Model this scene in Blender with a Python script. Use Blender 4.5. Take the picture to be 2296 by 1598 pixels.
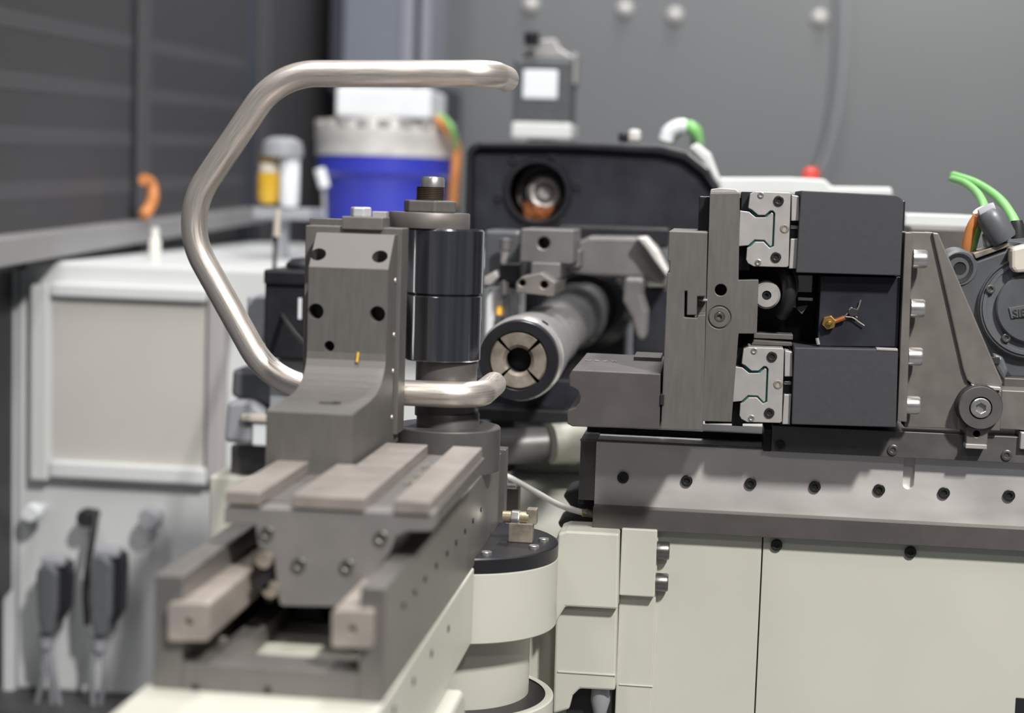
import bpy, bmesh, math, random
from mathutils import Vector, Matrix
random.seed(7)
for o in list(bpy.data.objects): bpy.data.objects.remove(o, do_unlink=True)
scene = bpy.context.scene
C = scene.collection

# ------------------------------------------------------------------ camera
FPX, YAW, PITCH, ROLL = 3800.0, 0.116, 0.0941, 0.032
CAM = Vector((0.0, 0.0, 1.25))
_f = Vector((-math.sin(YAW)*math.cos(PITCH), math.cos(YAW)*math.cos(PITCH), -math.sin(PITCH)))
_r0 = Vector((math.cos(YAW), math.sin(YAW), 0)); _u0 = _r0.cross(_f)
_r = math.cos(ROLL)*_r0 + math.sin(ROLL)*_u0
_u = -math.sin(ROLL)*_r0 + math.cos(ROLL)*_u0
cd = bpy.data.cameras.new('camera'); cam = bpy.data.objects.new('camera', cd); C.objects.link(cam)
cam.matrix_world = Matrix(((_r.x, _u.x, -_f.x, CAM.x), (_r.y, _u.y, -_f.y, CAM.y), (_r.z, _u.z, -_f.z, CAM.z), (0, 0, 0, 1)))
cd.sensor_width = 36; cd.sensor_fit = 'HORIZONTAL'; cd.lens = FPX/2296*36
cd.clip_start = 0.05; cd.clip_end = 50
cd.dof.use_dof = True; cd.dof.focus_distance = 1.50; cd.dof.aperture_fstop = 3.5
scene.camera = cam
# ------------------------------------------------------------------ light
w = bpy.data.worlds.new('world'); scene.world = w; w.use_nodes = True
w.node_tree.nodes['Background'].inputs[0].default_value = (0.80, 0.90, 1.0, 1)
w.node_tree.nodes['Background'].inputs[1].default_value = 0.085
def area(name, loc, target, sx, sy, power, col=(1, 1, 1)):
    ld = bpy.data.lights.new(name, 'AREA'); ld.shape = 'RECTANGLE'; ld.size = sx; ld.size_y = sy; ld.energy = power; ld.color = col
    o = bpy.data.objects.new(name, ld); C.objects.link(o); o.location = loc
    o.rotation_euler = (Vector(target)-Vector(loc)).to_track_quat('-Z', 'Y').to_euler()
    return o
area('ceiling_lamp', (1.4, -1.0, 3.8), (0.25, 1.5, 1.0), 0.2, 0.3, 200, (1, 0.965, 0.91))
area('ceiling_lamp', (0.9, -3.2, 3.8), (0.25, 1.5, 1.0), 0.25, 0.3, 22, (1, 0.965, 0.91))
area('ceiling_lamp', (0.08, 1.5, 4.2), (0.08, 1.7, 1.1), 0.3, 1.0, 62, (1, 0.97, 0.93))
area('ceiling_lamp', (-1.0, 0.3, 4.0), (-0.6, 2.4, 0.9), 0.3, 1.2, 34, (1, 0.98, 0.96))
area('ceiling_lamp', (0.2, 3.9, 4.1), (0.2, 2.6, 1.0), 0.3, 1.0, 60, (1, 0.98, 0.97))
vs = scene.view_settings
vs.view_transform = 'Standard'; vs.look = 'None'; vs.exposure = 0.0; vs.gamma = 1.0; vs.use_curve_mapping = False

# ------------------------------------------------------------------ pixel -> place
def W(px, py, Y):
    d = (px-1148)/FPX*_r + (799-py)/FPX*_u + _f
    return CAM + d*((Y-CAM.y)/d.y)
def WX(px, py, X):
    d = (px-1148)/FPX*_r + (799-py)/FPX*_u + _f
    return CAM + d*((X-CAM.x)/d.x)

# ------------------------------------------------------------------ materials
MATS = {}
def mat(name, col, metal=0.0, rough=0.5, var=0.08, scale=40.0, bump=0.0, stretch=(1, 1, 1), spec=0.5, coat=0.0, uv=False, rvar=0.1):
    m = bpy.data.materials.new(name); m.use_nodes = True; n = m.node_tree.nodes; l = m.node_tree.links
    b = n['Principled BSDF']; b.inputs['Metallic'].default_value = metal; b.inputs['Roughness'].default_value = rough
    b.inputs['Specular IOR Level'].default_value = spec; b.inputs['Coat Weight'].default_value = coat
    tc = n.new('ShaderNodeTexCoord'); mp = n.new('ShaderNodeMapping'); l.new(tc.outputs['UV' if uv else 'Object'], mp.inputs[0])
    mp.inputs['Scale'].default_value = stretch
    nz = n.new('ShaderNodeTexNoise'); nz.inputs['Scale'].default_value = scale; nz.inputs['Detail'].default_value = 5; l.new(mp.outputs[0], nz.inputs['Vector'])
    rp = n.new('ShaderNodeMapRange'); rp.inputs[1].default_value = 0.3; rp.inputs[2].default_value = 0.7
    rp.inputs[3].default_value = 1-var; rp.inputs[4].default_value = 1+var; l.new(nz.outputs[0], rp.inputs[0])
    mx = n.new('ShaderNodeVectorMath'); mx.operation = 'SCALE'; mx.inputs[0].default_value = col; l.new(rp.outputs[0], mx.inputs['Scale']); l.new(mx.outputs[0], b.inputs['Base Color'])
    r2 = n.new('ShaderNodeMapRange'); r2.inputs[1].default_value = 0.3; r2.inputs[2].default_value = 0.7
    r2.inputs[3].default_value = max(0.02, rough*(1-rvar)); r2.inputs[4].default_value = min(1, rough*(1+rvar)); l.new(nz.outputs[0], r2.inputs[0]); l.new(r2.outputs[0], b.inputs['Roughness'])
    if bump:
        bp = n.new('ShaderNodeBump'); bp.inputs['Strength'].default_value = bump; bp.inputs['Distance'].default_value = 0.0004; l.new(nz.outputs[0], bp.inputs['Height']); l.new(bp.outputs[0], b.inputs['Normal'])
    MATS[name] = m; return m
mat('white', (0.55, 0.55, 0.49), 0, 0.42, 0.02, 8)
mat('cabinet_white', (0.62, 0.64, 0.65), 0, 0.45, 0.02, 6)
mat('door_grey', (0.50, 0.49, 0.465), 0, 0.5, 0.04, 5)
mat('steel', (0.143, 0.136, 0.131), 0.35, 0.55, 0.04, 90, 0.02, (3, 3, 0.5))
mat('steel_warm', (0.195, 0.178, 0.168), 0.45, 0.48, 0.08, 50, 0.04)
mat('steel_light', (0.42, 0.405, 0.40), 0.4, 0.48, 0.03, 80, 0.02)
mat('pale_brass', (0.62, 0.53, 0.36), 0.8, 0.3, 0.1, 40)
mat('rail_tan', (0.55, 0.49, 0.45), 0.6, 0.40, 0.10, 30)
mat('dark_steel', (0.115, 0.108, 0.106), 0.3, 0.42, 0.10, 50, 0.04, (1, 1, 1))
mat('ground_steel', (0.74, 0.71, 0.70), 0.9, 0.60, 0.10, 28, 0.10, (0.4, 1, 1))
mat('plate_brown', (0.102, 0.093, 0.090), 0.3, 0.5, 0.07, 40)
mat('black_steel', (0.020, 0.020, 0.025), 0.2, 0.35, 0.12, 40)
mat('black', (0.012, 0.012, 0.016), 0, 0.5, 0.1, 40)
mat('cover_dark', (0.043, 0.043, 0.050), 0, 0.6, 0.02, 300)
mat('navy', (0.020, 0.021, 0.031), 0, 0.4, 0.25, 25)
mat('blue_black', (0.30, 0.31, 0.35), 0.95, 0.13, 0.25, 20, 0, (8, 8, 0.2))
mat('tube_steel', (0.86, 0.78, 0.72), 0.85, 0.36, 0.22, 9, 0.15, (30, 0.35, 1), uv=True, rvar=0.35)
mat('chrome', (0.66, 0.64, 0.635), 0.65, 0.26, 0.06, 30)
mat('jaw', (0.27, 0.235, 0.195), 0.4, 0.5, 0.30, 90, 0.1)
mat('brass', (0.80, 0.50, 0.16), 0.9, 0.25, 0.1, 40)
mat('copper', (0.45, 0.17, 0.07), 0.6, 0.45, 0.25, 60)
mat('screw_black', (0.045, 0.045, 0.045), 0.6, 0.35, 0.1, 80)
mat('screw_grey', (0.20, 0.20, 0.19), 0.8, 0.32, 0.1, 80)
mat('screw_bright', (0.62, 0.61, 0.60), 0.85, 0.28, 0.06, 80)
mat('motor_grey', (0.085, 0.092, 0.102), 0.1, 0.4, 0.05, 60)
mat('motor_light', (0.125, 0.132, 0.145), 0.2, 0.4, 0.05, 60)
mat('beige', (0.62, 0.57, 0.50), 0.1, 0.45, 0.05, 30)
mat('green', (0.20, 0.50, 0.16), 0, 0.4, 0.05, 30)
mat('orange', (0.60, 0.23, 0.07), 0, 0.45, 0.05, 30)
mat('blue', (0.035, 0.045, 0.42), 0, 0.35, 0.1, 8)
mat('yellow', (0.62, 0.38, 0.03), 0, 0.3, 0.1, 20)
mat('bottle_white', (0.75, 0.78, 0.82), 0, 0.4, 0.02, 20)
mat('cap_grey', (0.30, 0.31, 0.34), 0, 0.45, 0.05, 20)
mat('cast_white', (0.62, 0.61, 0.60), 0.2, 0.45, 0.12, 25)
mat('hose_clear', (0.72, 0.72, 0.68), 0, 0.3, 0.03, 20)
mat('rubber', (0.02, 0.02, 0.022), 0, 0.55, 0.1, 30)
mat('wall_grey', (0.172, 0.184, 0.196), 0.0, 0.38, 0.05, 1.2)
mat('screen_dark', (0.049, 0.049, 0.053), 0, 0.5, 0.06, 3)
mat('screen_rail', (0.078, 0.077, 0.083), 0.1, 0.5, 0.04, 3)
mat('screen_post_grey', (0.080, 0.079, 0.085), 0.1, 0.5, 0.04, 3)
mat('beam_steel', (0.20, 0.19, 0.184), 0.5, 0.42, 0.05, 60, 0.03)
mat('plate_steel', (0.235, 0.224, 0.222), 0.35, 0.5, 0.04, 60, 0.02)
mat('strip_steel', (0.34, 0.305, 0.285), 0.4, 0.42, 0.08, 50, 0.03)
mat('stud_brown', (0.10, 0.075, 0.06), 0.5, 0.4, 0.2, 60)
mat('zinc', (0.80, 0.80, 0.82), 0.5, 0.3, 0.03, 40)
mat('aluminium', (0.36, 0.355, 0.36), 0.5, 0.45, 0.05, 10)
mat('column_blue', (0.19, 0.21, 0.265), 0.1, 0.45, 0.03, 6)
mat('column_light', (0.29, 0.31, 0.37), 0.1, 0.45, 0.03, 6)
mat('column_navy', (0.045, 0.05, 0.07), 0.1, 0.45, 0.03, 6)
mat('floor', (0.12, 0.12, 0.13), 0, 0.6, 0.15, 3)
mat('red', (0.5, 0.06, 0.05), 0, 0.4, 0.05, 20)
mat('teal_seal', (0.02, 0.12, 0.10), 0, 0.4, 0.1, 40)
mat('cast_grey', (0.165, 0.16, 0.163), 0.3, 0.45, 0.12, 20)
mat('frame_tint', (0.40, 0.38, 0.39), 0, 0.45, 0.02, 6)
m = mat('lamp_amber', (1, 0.5, 0.05), 0, 0.4); m.node_tree.nodes['Principled BSDF'].inputs['Emission Color'].default_value = (1, 0.5, 0.05, 1); m.node_tree.nodes['Principled BSDF'].inputs['Emission Strength'].default_value = 0.5
m = mat('sleeve_glass', (0.5, 0.5, 0.5), 0, 0.3)

# ------------------------------------------------------------------ helpers
WPOS = {}
def wpos(p): return WPOS.get(p, Vector((0, 0, 0))) if p is not None else Vector((0, 0, 0))
def tag(o, label=None, cat=None, group=None, kind=None):
    if label: o['label'] = label
    if cat: o['category'] = cat
    if group: o['group'] = group
    if kind: o['kind'] = kind
    return o
def thing(name, loc, label=None, cat=None, group=None, kind=None):
    o = bpy.data.objects.new(name, None); C.objects.link(o); o.location = loc; o.empty_display_size = 0.02
    WPOS[o] = Vector(loc); return tag(o, label, cat, group, kind)
def link(name, me, m, parent, origin):
    o = bpy.data.objects.new(name, me); C.objects.link(o)
    if m is not None and not me.materials: me.materials.append(MATS[m])
    o.parent = parent; o.location = Vector(origin)-wpos(parent); WPOS[o] = Vector(origin)
    return o
def bevel(o, wd, seg=2):
    if wd:
        b = o.modifiers.new('bevel', 'BEVEL'); b.width = wd; b.segments = seg; b.limit_method = 'ANGLE'; b.angle_limit = math.radians(35)
    return o
def mesh_obj(name, verts, faces, m, parent=None, bev=0.0, smooth=None, seg=2, uvs=None):
    vs_ = [Vector(v) for v in verts]
    mn = Vector((min(v.x for v in vs_), min(v.y for v in vs_), min(v.z for v in vs_))); mx_ = Vector((max(v.x for v in vs_), max(v.y for v in vs_), max(v.z for v in vs_)))
    c = Vector(((mn.x+mx_.x)/2, (mn.y+mx_.y)/2, mn.z))
    me = bpy.data.meshes.new(name); me.from_pydata([v-c for v in vs_], [], faces)
    if uvs:
        ul = me.uv_layers.new(name='UVMap')
        for p in me.polygons:
            for k, li in enumerate(p.loop_indices): ul.data[li].uv = uvs[p.index][k]
    bm = bmesh.new(); bm.from_mesh(me); bmesh.ops.recalc_face_normals(bm, faces=bm.faces); bm.to_mesh(me); bm.free()
    if smooth:
        for p in me.polygons: p.use_smooth = True
        me.set_sharp_from_angle(angle=math.radians(smooth))
    return bevel(link(name, me, m, parent, c), bev, seg)
def box(name, x0, x1, y0, y1, z0, z1, m, parent=None, bev=0.0008, seg=2):
    v = [(x, y, z) for x in (x0, x1) for y in (y0, y1) for z in (z0, z1)]
    return mesh_obj(name, v, [(0, 1, 3, 2), (4, 6, 7, 5), (0, 4, 5, 1), (2, 3, 7, 6), (0, 2, 6, 4), (1, 5, 7, 3)], m, parent, bev, seg=seg)
def rect(x0, y0, x1, y1, Y):
    cx, cy = (x0+x1)/2, (y0+y1)/2
    return W(x0, cy, Y).x, W(x1, cy, Y).x, W(cx, y1, Y).z, W(cx, y0, Y).z
def pb(name, x0, y0, x1, y1, Y, d, m, parent=None, bev=0.0008, seg=2):
    a, b, c, e = rect(x0, y0, x1, y1, Y)
    return box(name, a, b, Y, Y+d, c, e, m, parent, bev, seg)
def prism(name, pts, Y0, Y1, m, parent=None, bev=0.0008, seg=2, smooth=None):      # pts: (x, z) outline, along Y
    n = len(pts)
    v = [(p[0], Y0, p[1]) for p in pts]+[(p[0], Y1, p[1]) for p in pts]
    f = [tuple(range(n)), tuple(range(2*n-1, n-1, -1))]+[(i, (i+1) % n, n+(i+1) % n, n+i) for i in range(n)]
    return mesh_obj(name, v, f, m, parent, bev, smooth, seg)
def pp(name, pts, Y, d, m, parent=None, bev=0.0008, seg=2, smooth=None):
    return prism(name, [(W(x, y, Y).x, W(x, y, Y).z) for x, y in pts], Y, Y+d, m, parent, bev, seg, smooth)
def prism_x(name, pts, X0, X1, m, parent=None, bev=0.0008, seg=2):                 # pts: (y, z) outline, along X
    n = len(pts)
    v = [(X0, p[0], p[1]) for p in pts]+[(X1, p[0], p[1]) for p in pts]
    f = [tuple(range(n)), tuple(range(2*n-1, n-1, -1))]+[(i, (i+1) % n, n+(i+1) % n, n+i) for i in range(n)]
    return mesh_obj(name, v, f, m, parent, bev, None, seg)
def axes(d):
    d = Vector(d).normalized(); t = Vector((0, 0, 1)) if abs(d.z) < 0.9 else Vector((1, 0, 0))
    a = t.cross(d).normalized(); return a, d.cross(a), d
def lathe(name, prof, loc, d, m, parent=None, seg=48, smooth=35, a0=0.0, a1=None, bev=0.0):
    A, B, D = axes(d); loc = Vector(loc); full = a1 is None
    n = seg if full else seg+1; a1 = 2*math.pi if full else a1
    v = []; rings = []
    for r, t in prof:
        if r < 1e-7: rings.append([len(v)]); v.append(loc+D*t)
        else:
            rings.append(list(range(len(v), len(v)+n)))
            for i in range(n):
                an = a0+(a1-a0)*i/(seg); v.append(loc+D*t+(A*math.cos(an)+B*math.sin(an))*r)
    f = []
    for k in range(len(rings)-1):
        p, q = rings[k], rings[k+1]
        for i in range(seg):
            j = (i+1) % n
            if len(p) == 1 and len(q) == 1: continue
            if len(p) == 1: f.append((p[0], q[i], q[j]))
            elif len(q) == 1: f.append((p[i], q[0], p[j]))
            else: f.append((p[i], p[j], q[j], q[i]))
    if not full:
        f.append(tuple(r[0] for r in rings)); f.append(tuple(r[-1] for r in reversed(rings)))
    return mesh_obj(name, v, f, m, parent, bev, smooth)
def cyl(name, loc, d, r, h, m, parent=None, seg=40, ch=0.0008):
    ch = min(ch, r*.3, h*.3)
    return lathe(name, [(0, 0), (r-ch, 0), (r, ch), (r, h-ch), (r-ch, h), (0, h)], loc, d, m, parent, seg)
def ring(name, loc, d, r0, r1, h, m, parent=None, seg=48, ch=0.0006):
    return lathe(name, [(r0, h*.5), (r0, ch), (r0+ch, 0), (r1-ch, 0), (r1, ch), (r1, h-ch), (r1-ch, h), (r0+ch, h), (r0, h-ch), (r0, h*.5)], loc, d, m, parent, seg)
def hexnut(name, loc, d, r, h, m, parent=None, rot=0.0, bev=0.0012):
    A, B, D = axes(d); loc = Vector(loc)
    v = [loc+D*t+(A*math.cos(rot+k*math.pi/3)+B*math.sin(rot+k*math.pi/3))*r for t in (0, h) for k in range(6)]
    return mesh_obj(name, v, [tuple(range(6)), tuple(range(11, 5, -1))]+[(k, (k+1) % 6, 6+(k+1) % 6, 6+k) for k in range(6)], m, parent, bev)
_screw = {}
def screw_mesh(r, h, m):                                     # socket head cap screw, head towards -Y of its own frame
    key = (round(r, 5), round(h, 5), m)
    if key in _screw: return _screw[key]
    N = 24; v = []; f = []
    def rg(fn, y):
        s = len(v)
        for i in range(N):
            a = 2*math.pi*i/N; rr = fn(a); v.append((rr*math.cos(a), y, rr*math.sin(a)))
        return list(range(s, s+N))
    hx = lambda a: 0.52*r*math.cos(math.pi/6)/math.cos(((a+math.pi/6) % (math.pi/3))-math.pi/6)*1.05
    R = [rg(lambda a: r, 0), rg(lambda a: r, -h*.86), rg(lambda a: r*.9, -h), rg(lambda a: hx(a)*1.08, -h), rg(hx, -h*.94), rg(hx, -h*.3)]
    for p, q in zip(R, R[1:]):
        for i in range(N): f.append((p[i], p[(i+1) % N], q[(i+1) % N], q[i]))
    f.append(tuple(reversed(R[0]))); f.append(tuple(R[-1]))
    me = bpy.data.meshes.new('socket_screw'); me.from_pydata(v, [], f); me.materials.append(MATS[m])
    bm = bmesh.new(); bm.from_mesh(me); bmesh.ops.recalc_face_normals(bm, faces=bm.faces); bm.to_mesh(me); bm.free()
    for p in me.polygons: p.use_smooth = True
    me.set_sharp_from_angle(angle=math.radians(30)); _screw[key] = me; return me
def screw(loc, r, h, parent, m='screw_black', d=(0, -1, 0), name='socket_screw'):
    o = link(name, screw_mesh(r, h, m), None, parent, loc)
    o.rotation_euler = Vector((0, -1, 0)).rotation_difference(Vector(d)).to_euler(); return o
def fillet(pts, rads, n=14):
    pts = [Vector(p) for p in pts]; out = [pts[0]]
    for i in range(1, len(pts)-1):
        p, a, b = pts[i], (pts[i-1]-pts[i]), (pts[i+1]-pts[i]); r = rads[i-1] if isinstance(rads, (list, tuple)) else rads
        la, lb = a.length, b.length; a.normalize(); b.normalize(); an = a.angle(b)
        t = min(r/math.tan(an/2), la*.49 if i > 1 else la*.98, lb*.49 if i < len(pts)-2 else lb*.98); r = t*math.tan(an/2)
        c = p+(a+b).normalized()*(r/math.sin(an/2)); s = p+a*t-c; e = p+b*t-c
        for k in range(n+1): out.append(c+s.slerp(e, k/n).normalized()*r)
    out.append(pts[-1]); return out
def spline(pts, n=10):
    P = [Vector(p) for p in pts]; P = [P[0]*2-P[1]]+P+[P[-1]*2-P[-2]]; out = []
    for i in range(1, len(P)-2):
        for k in range(n):
            t = k/n; out.append(0.5*((2*P[i])+(P[i+1]-P[i-1])*t+(2*P[i-1]-5*P[i]+4*P[i+1]-P[i+2])*t*t+(3*P[i]-P[i-1]-3*P[i+1]+P[i+2])*t**3))
    out.append(P[-2]); return out
def sweep(name, path, r, m, parent=None, seg=16, wall=0.0, smooth=40):
    path = [Vector(p) for p in path]; T = []
    for i in range(len(path)):
        a = path[max(i-1, 0)]; b = path[min(i+1, len(path)-1)]; T.append((b-a).normalized())
    up = axes(T[0])[0]; v = []; f = []; uvf = []; L = 0; Ls = []; frames = []
    for i, p in enumerate(path):
        if i: up = (T[i-1].rotation_difference(T[i]) @ up); L += (p-path[i-1]).length
        up = (up-T[i]*up.dot(T[i])).normalized(); Ls.append(L); frames.append((p, up, T[i].cross(up)))
    def layer(rad, flip):
        s = len(v)
        for p, a, b in frames:
            for k in range(seg):
                an = 2*math.pi*k/seg; v.append(p+(a*math.cos(an)+b*math.sin(an))*rad)
        for i in range(len(path)-1):
            for k in range(seg):
                k2 = (k+1) % seg; f.append((s+i*seg+k, s+i*seg+k2, s+(i+1)*seg+k2, s+(i+1)*seg+k))
                u0, u1 = k/seg, (k+1)/seg; uvf.append(((u0, Ls[i]*10), (u1, Ls[i]*10), (u1, Ls[i+1]*10), (u0, Ls[i+1]*10)))
        return s
    s0 = layer(r, False); e = (len(path)-1)*seg
    if wall:
        s1 = layer(r-wall, True)
        for off in (0, e):
            for k in range(seg):
                k2 = (k+1) % seg; f.append((s0+off+k, s0+off+k2, s1+off+k2, s1+off+k)); uvf.append(((0, 0),)*4)
    else:
        f.append(tuple(range(seg))); uvf.append(((0, 0),)*seg); f.append(tuple(range(e, e+seg))); uvf.append(((0, 0),)*seg)
    return mesh_obj(name, v, f, m, parent, 0, smooth, uvs=uvf)
def cut(o, cutters):                                         # real holes: boolean difference, cutters removed
    for c in cutters:
        md = o.modifiers.new('cut', 'BOOLEAN'); md.object = c; md.solver = 'EXACT'; md.operation = 'DIFFERENCE'
    mods = [md for md in o.modifiers if md.type == 'BEVEL']
    bw = [(b.width, b.segments) for b in mods]
    for b in mods: o.modifiers.remove(b)
    bpy.context.view_layer.update()
    dg = bpy.context.evaluated_depsgraph_get(); me = bpy.data.meshes.new_from_object(o.evaluated_get(dg))
    o.modifiers.clear(); o.data = me
    for c in cutters: bpy.data.objects.remove(c, do_unlink=True)
    for wd, s in bw: bevel(o, wd, s)
    return o
def hole(loc, d, r, depth, seg=24):
    D = Vector(d).normalized()
    return lathe('cutter', [(0, -0.01), (r, -0.01), (r, depth), (0, depth)], loc, D, 'black', None, seg, None)
def rounded(x0, y0, x1, y1, r, corners=(1, 1, 1, 1), n=6):   # px outline, corners tl tr br bl
    out = []
    for k, (cx, cy, sx, sy, a) in enumerate(((x0, y0, 1, 1, math.pi), (x1, y0, -1, 1, -math.pi/2), (x1, y1, -1, -1, 0), (x0, y1, 1, -1, math.pi/2))):
        if not corners[k]: out.append((cx, cy)); continue
        for i in range(n+1):
            t = a+math.pi/2*i/n; out.append((cx+sx*r+r*math.cos(t), cy+sy*r+r*math.sin(t)))
    return out
def text_mesh(name, s, size, loc, rot, m, parent, depth=0.0004):
    cu = bpy.data.curves.new(name, 'FONT'); cu.body = s; cu.size = size; cu.extrude = depth; cu.align_x = 'LEFT'
    t = bpy.data.objects.new(name, cu); C.objects.link(t); bpy.context.view_layer.update()
    me = bpy.data.meshes.new_from_object(t.evaluated_get(bpy.context.evaluated_depsgraph_get())); bpy.data.objects.remove(t, do_unlink=True)
    me.materials.clear(); o = link(name, me, m, parent, loc); o.rotation_euler = rot; return o

# ================================================================== SETTING
tag(box('floor', -3.0, 4.0, -1.0, 5.0, -0.05, 0.0, 'floor', None, 0), 'dark grey workshop floor', 'floor', kind='structure')
YB = 4.6
tag(box('wall_back', -1.3, 4.0, YB, YB+0.05, 0.0, 3.2, 'wall_grey', None, 0), 'grey sheet partition behind the machine', 'wall', kind='structure')
XW = -1.0
wl = thing('wall_left', (XW, 3.2, 0.0), 'dark grey framed screen wall on the left', 'wall', kind='structure')
def scr(name, a, b, m, dx0, dx1):            # a board on the screen wall between two px points (its centre line), with height in px at each end
    (xa, ya, ha), (xb, yb, hb) = a, b
    pa = WX(xa, ya, XW); pb_ = WX(xb, yb, XW); ka = (pa-CAM).length/FPX; kb = (pb_-CAM).length/FPX
    pts = [(pa.y, pa.z-ha*ka/2), (pa.y, pa.z+ha*ka/2), (pb_.y, pb_.z+hb*kb/2), (pb_.y, pb_.z-hb*kb/2)]
    return prism_x(name, pts, XW+dx0, XW+dx1, m, wl, 0.001)
for x0, x1 in ((-900, 303), (333, 560), (602, 768)):
    p0, p1 = WX(x0, 300, XW), WX(x1, 300, XW)
    prism_x('screen_panel', [(p0.y, 1.12), (p0.y, 2.6), (p1.y, 2.6), (p1.y, 1.12)], XW-0.012, XW-0.004, 'screen_dark', wl, 0.0)
VPW = (1607, 352)  # slats tilted off level to run towards this image pixel; sill tilted likewise
for y0 in (37, 178, 303, 432):
    ln = lambda x: y0+(VPW[1]-y0)*x/VPW[0]
    scr('screen_slat', (-900, ln(-900), 61), (303, ln(303), 29), 'screen_rail', -0.0055, -0.0032)
    scr('screen_slat', (333, ln(333), 29), (560, ln(560), 23), 'screen_rail', -0.0055, -0.0034)
for x0, x1, mm, t in ((298, 309, 'black_steel', -0.002), (309, 334, 'screen_post_grey', 0.003), (548, 576, 'column_navy', 0.0), (578, 602, 'screen_post_grey', 0.003), (742, 775, 'column_navy', 0.0)):
    p0, p1 = WX(x0, 300, XW), WX(x1, 300, XW)
    prism_x('screen_post', [(p0.y, 1.1), (p0.y, 2.6), (p1.y, 2.6), (p1.y, 1.1)], XW-0.014, XW+t, mm, wl, 0.001)
scr('screen_sill', (-900, 679, 92), (560, 478, 26), 'aluminium', -0.02, 0.05)
scr('screen_skirt', (-900, 1250, 1090), (760, 720, 420), 'screen_dark', -0.03, -0.02)

# ================================================================== BACKGROUND THINGS
# pale round caps on the back sheet, solid stand-ins for lamp reflections
glints = [((1190, 12), 'pale disc standing in for a lamp reflection above the boxy pump', ), ((1401, 22), 'pale disc standing in for a lamp reflection, second from the left'), ((1513, 36), 'pale disc standing in for a lamp reflection, third from the left'), ((1838, 42), 'pale disc standing in for a lamp reflection beside the hanging cable')]
for (x, y), lb in glints:
    p = W(x, y, YB)
    tag(lathe('lamp_glint', [(0, 0.022), (0.010, 0.021), (0.018, 0.016), (0.022, 0.006), (0.023, 0.0)][::-1], (p.x, YB, p.z), (0, -1, 0), 'cast_white', None, 24, 60), lb, 'cap', 'round caps on the grey sheet')
pth = [W(1897, -60, 4.5), W(1895, 60, 4.5), W(1889, 160, 4.5), W(1875, 260, 4.5), W(1852, 340, 4.5), W(1828, 395, 4.5)]
t = thing('hanging_cable', pth[-1], 'thin dark cable hanging in front of the grey sheet', 'cable')
sweep('cable', spline(pth), 0.006, 'cap_grey', t, 10)
lathe('plug', [(0, 0), (0.014, 0), (0.014, 0.03), (0.008, 0.05), (0, 0.05)], pth[-1]-Vector((0.005, 0, 0.03)), (0.1, 0, 1), 'red', t, 16)

# white electrical cabinet
YC = 2.4
cab = thing('control_cabinet', W(330, 1575, YC), 'white control cabinet with a framed grey door, left behind the arm', 'cabinet')
a, b, c, e = rect(4, 600, 1000, 1575, YC); CABTOP = e
box('body', a, b, YC, 3.6, c, e, 'cabinet_white', cab, 0.006)
box('plinth', a-0.2, b, YC-0.12, 3.5, 0.0, c, 'screen_dark', cab, 0.004)
pb('corner_strip', 6, 600, 30, 1570, YC-0.012, 0.02, 'cabinet_white', cab, 0.003)
pb('seal_groove', 31, 606, 42, 1570, YC-0.004, 0.02, 'cap_grey', cab, 0.001)
dr = pb('door_panel', 108, 672, 462, 1042, YC-0.012, 0.02, 'door_grey', cab, 0.002)
for r in ((66, 638, 108, 1078), (462, 650, 500, 1082), (108, 640, 462, 672), (108, 1042, 462, 1080)):
    pb('door_frame', *r, YC-0.024, 0.03, 'frame_tint' if r[0] == 462 else 'cabinet_white', cab, 0.004)
for x, y, mm, r in ((96, 1138, 'bottle_white', 0.014), (215, 1150, 'rubber', 0.014), (356, 1152, 'cap_grey', 0.017)):
    p = W(x, y, YC); lathe('hook_knob', [(0, 0.05), (r*.8, 0.05), (r, 0.042), (r, 0.03), (r*.5, 0.024), (r*.5, 0), (0, 0)], p, (0, -1, 0), mm, cab, 20)
p = W(347, 585, 2.55)
t = tag(lathe('glass_valve', [(0, 0), (0.008, 0), (0.010, 0.01), (0.009, 0.03), (0.006, 0.035), (0.006, 0.05), (0, 0.052)], (p.x, 2.55, e), (0, 0, 1), 'hose_clear', None, 20), 'small pale knob standing on top of the white cabinet', 'knob')
# handheld pendants hanging on the cabinet
def pendant(x0, x1, y0, y1, Y, lb, skew, tails):
    cx = (x0+x1)/2; t = thing('hand_pendant', W(cx, y1, Y), lb, 'pendant', 'hand pendants on the white cabinet')
    pp('body', [(x0, y0+18), (x0+14, y0), (x1-14, y0), (x1, y0+18), (x1-2, y1-55), (cx+14, y1), (cx-14, y1), (x0+3, y1-55)], Y, 0.045, 'motor_light', t, 0.006)
    pp('side_grip', [(x1-14, y0+4), (x1+24, y0-6), (x1+26, y0+30), (x1+22, y1-60), (x1-2, y1-20), (x1-8, y1-55)], Y+0.012, 0.03, 'black_steel', t, 0.006)
    pb('top_cap', x0+12, y0-16, x1+14, y0+6, Y+0.006, 0.03, 'cap_grey', t, 0.004)
    sweep('cable_gland', [W(cx, y1-6, Y+0.02), W(cx+2, y1+26, Y+0.02)], 0.011, 'cap_grey', t, 14)
    for (dx0, dx1, dx2) in tails:
        sweep('cable', spline([W(cx+dx0, y1+14, Y+0.02), W(cx+dx1, y1+80, Y+0.02), W(cx+dx2, 1580, Y+0.03)]), 0.0042, 'cap_grey', t, 10)
    return t
t1 = pendant(78, 128, 1265, 1425, 2.31, 'dark grey hand pendant with dangling cables, nearer the left cabinet edge', 0, ((-2, -4, -22), (2, 10, 14), (10, 18, 30)))
t2 = pendant(196, 250, 1245, 1430, 2.31, 'tall grey hand pendant hanging below the black knob', 0, ((-10, -16, -14), (8, 12, 2)))
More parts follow.
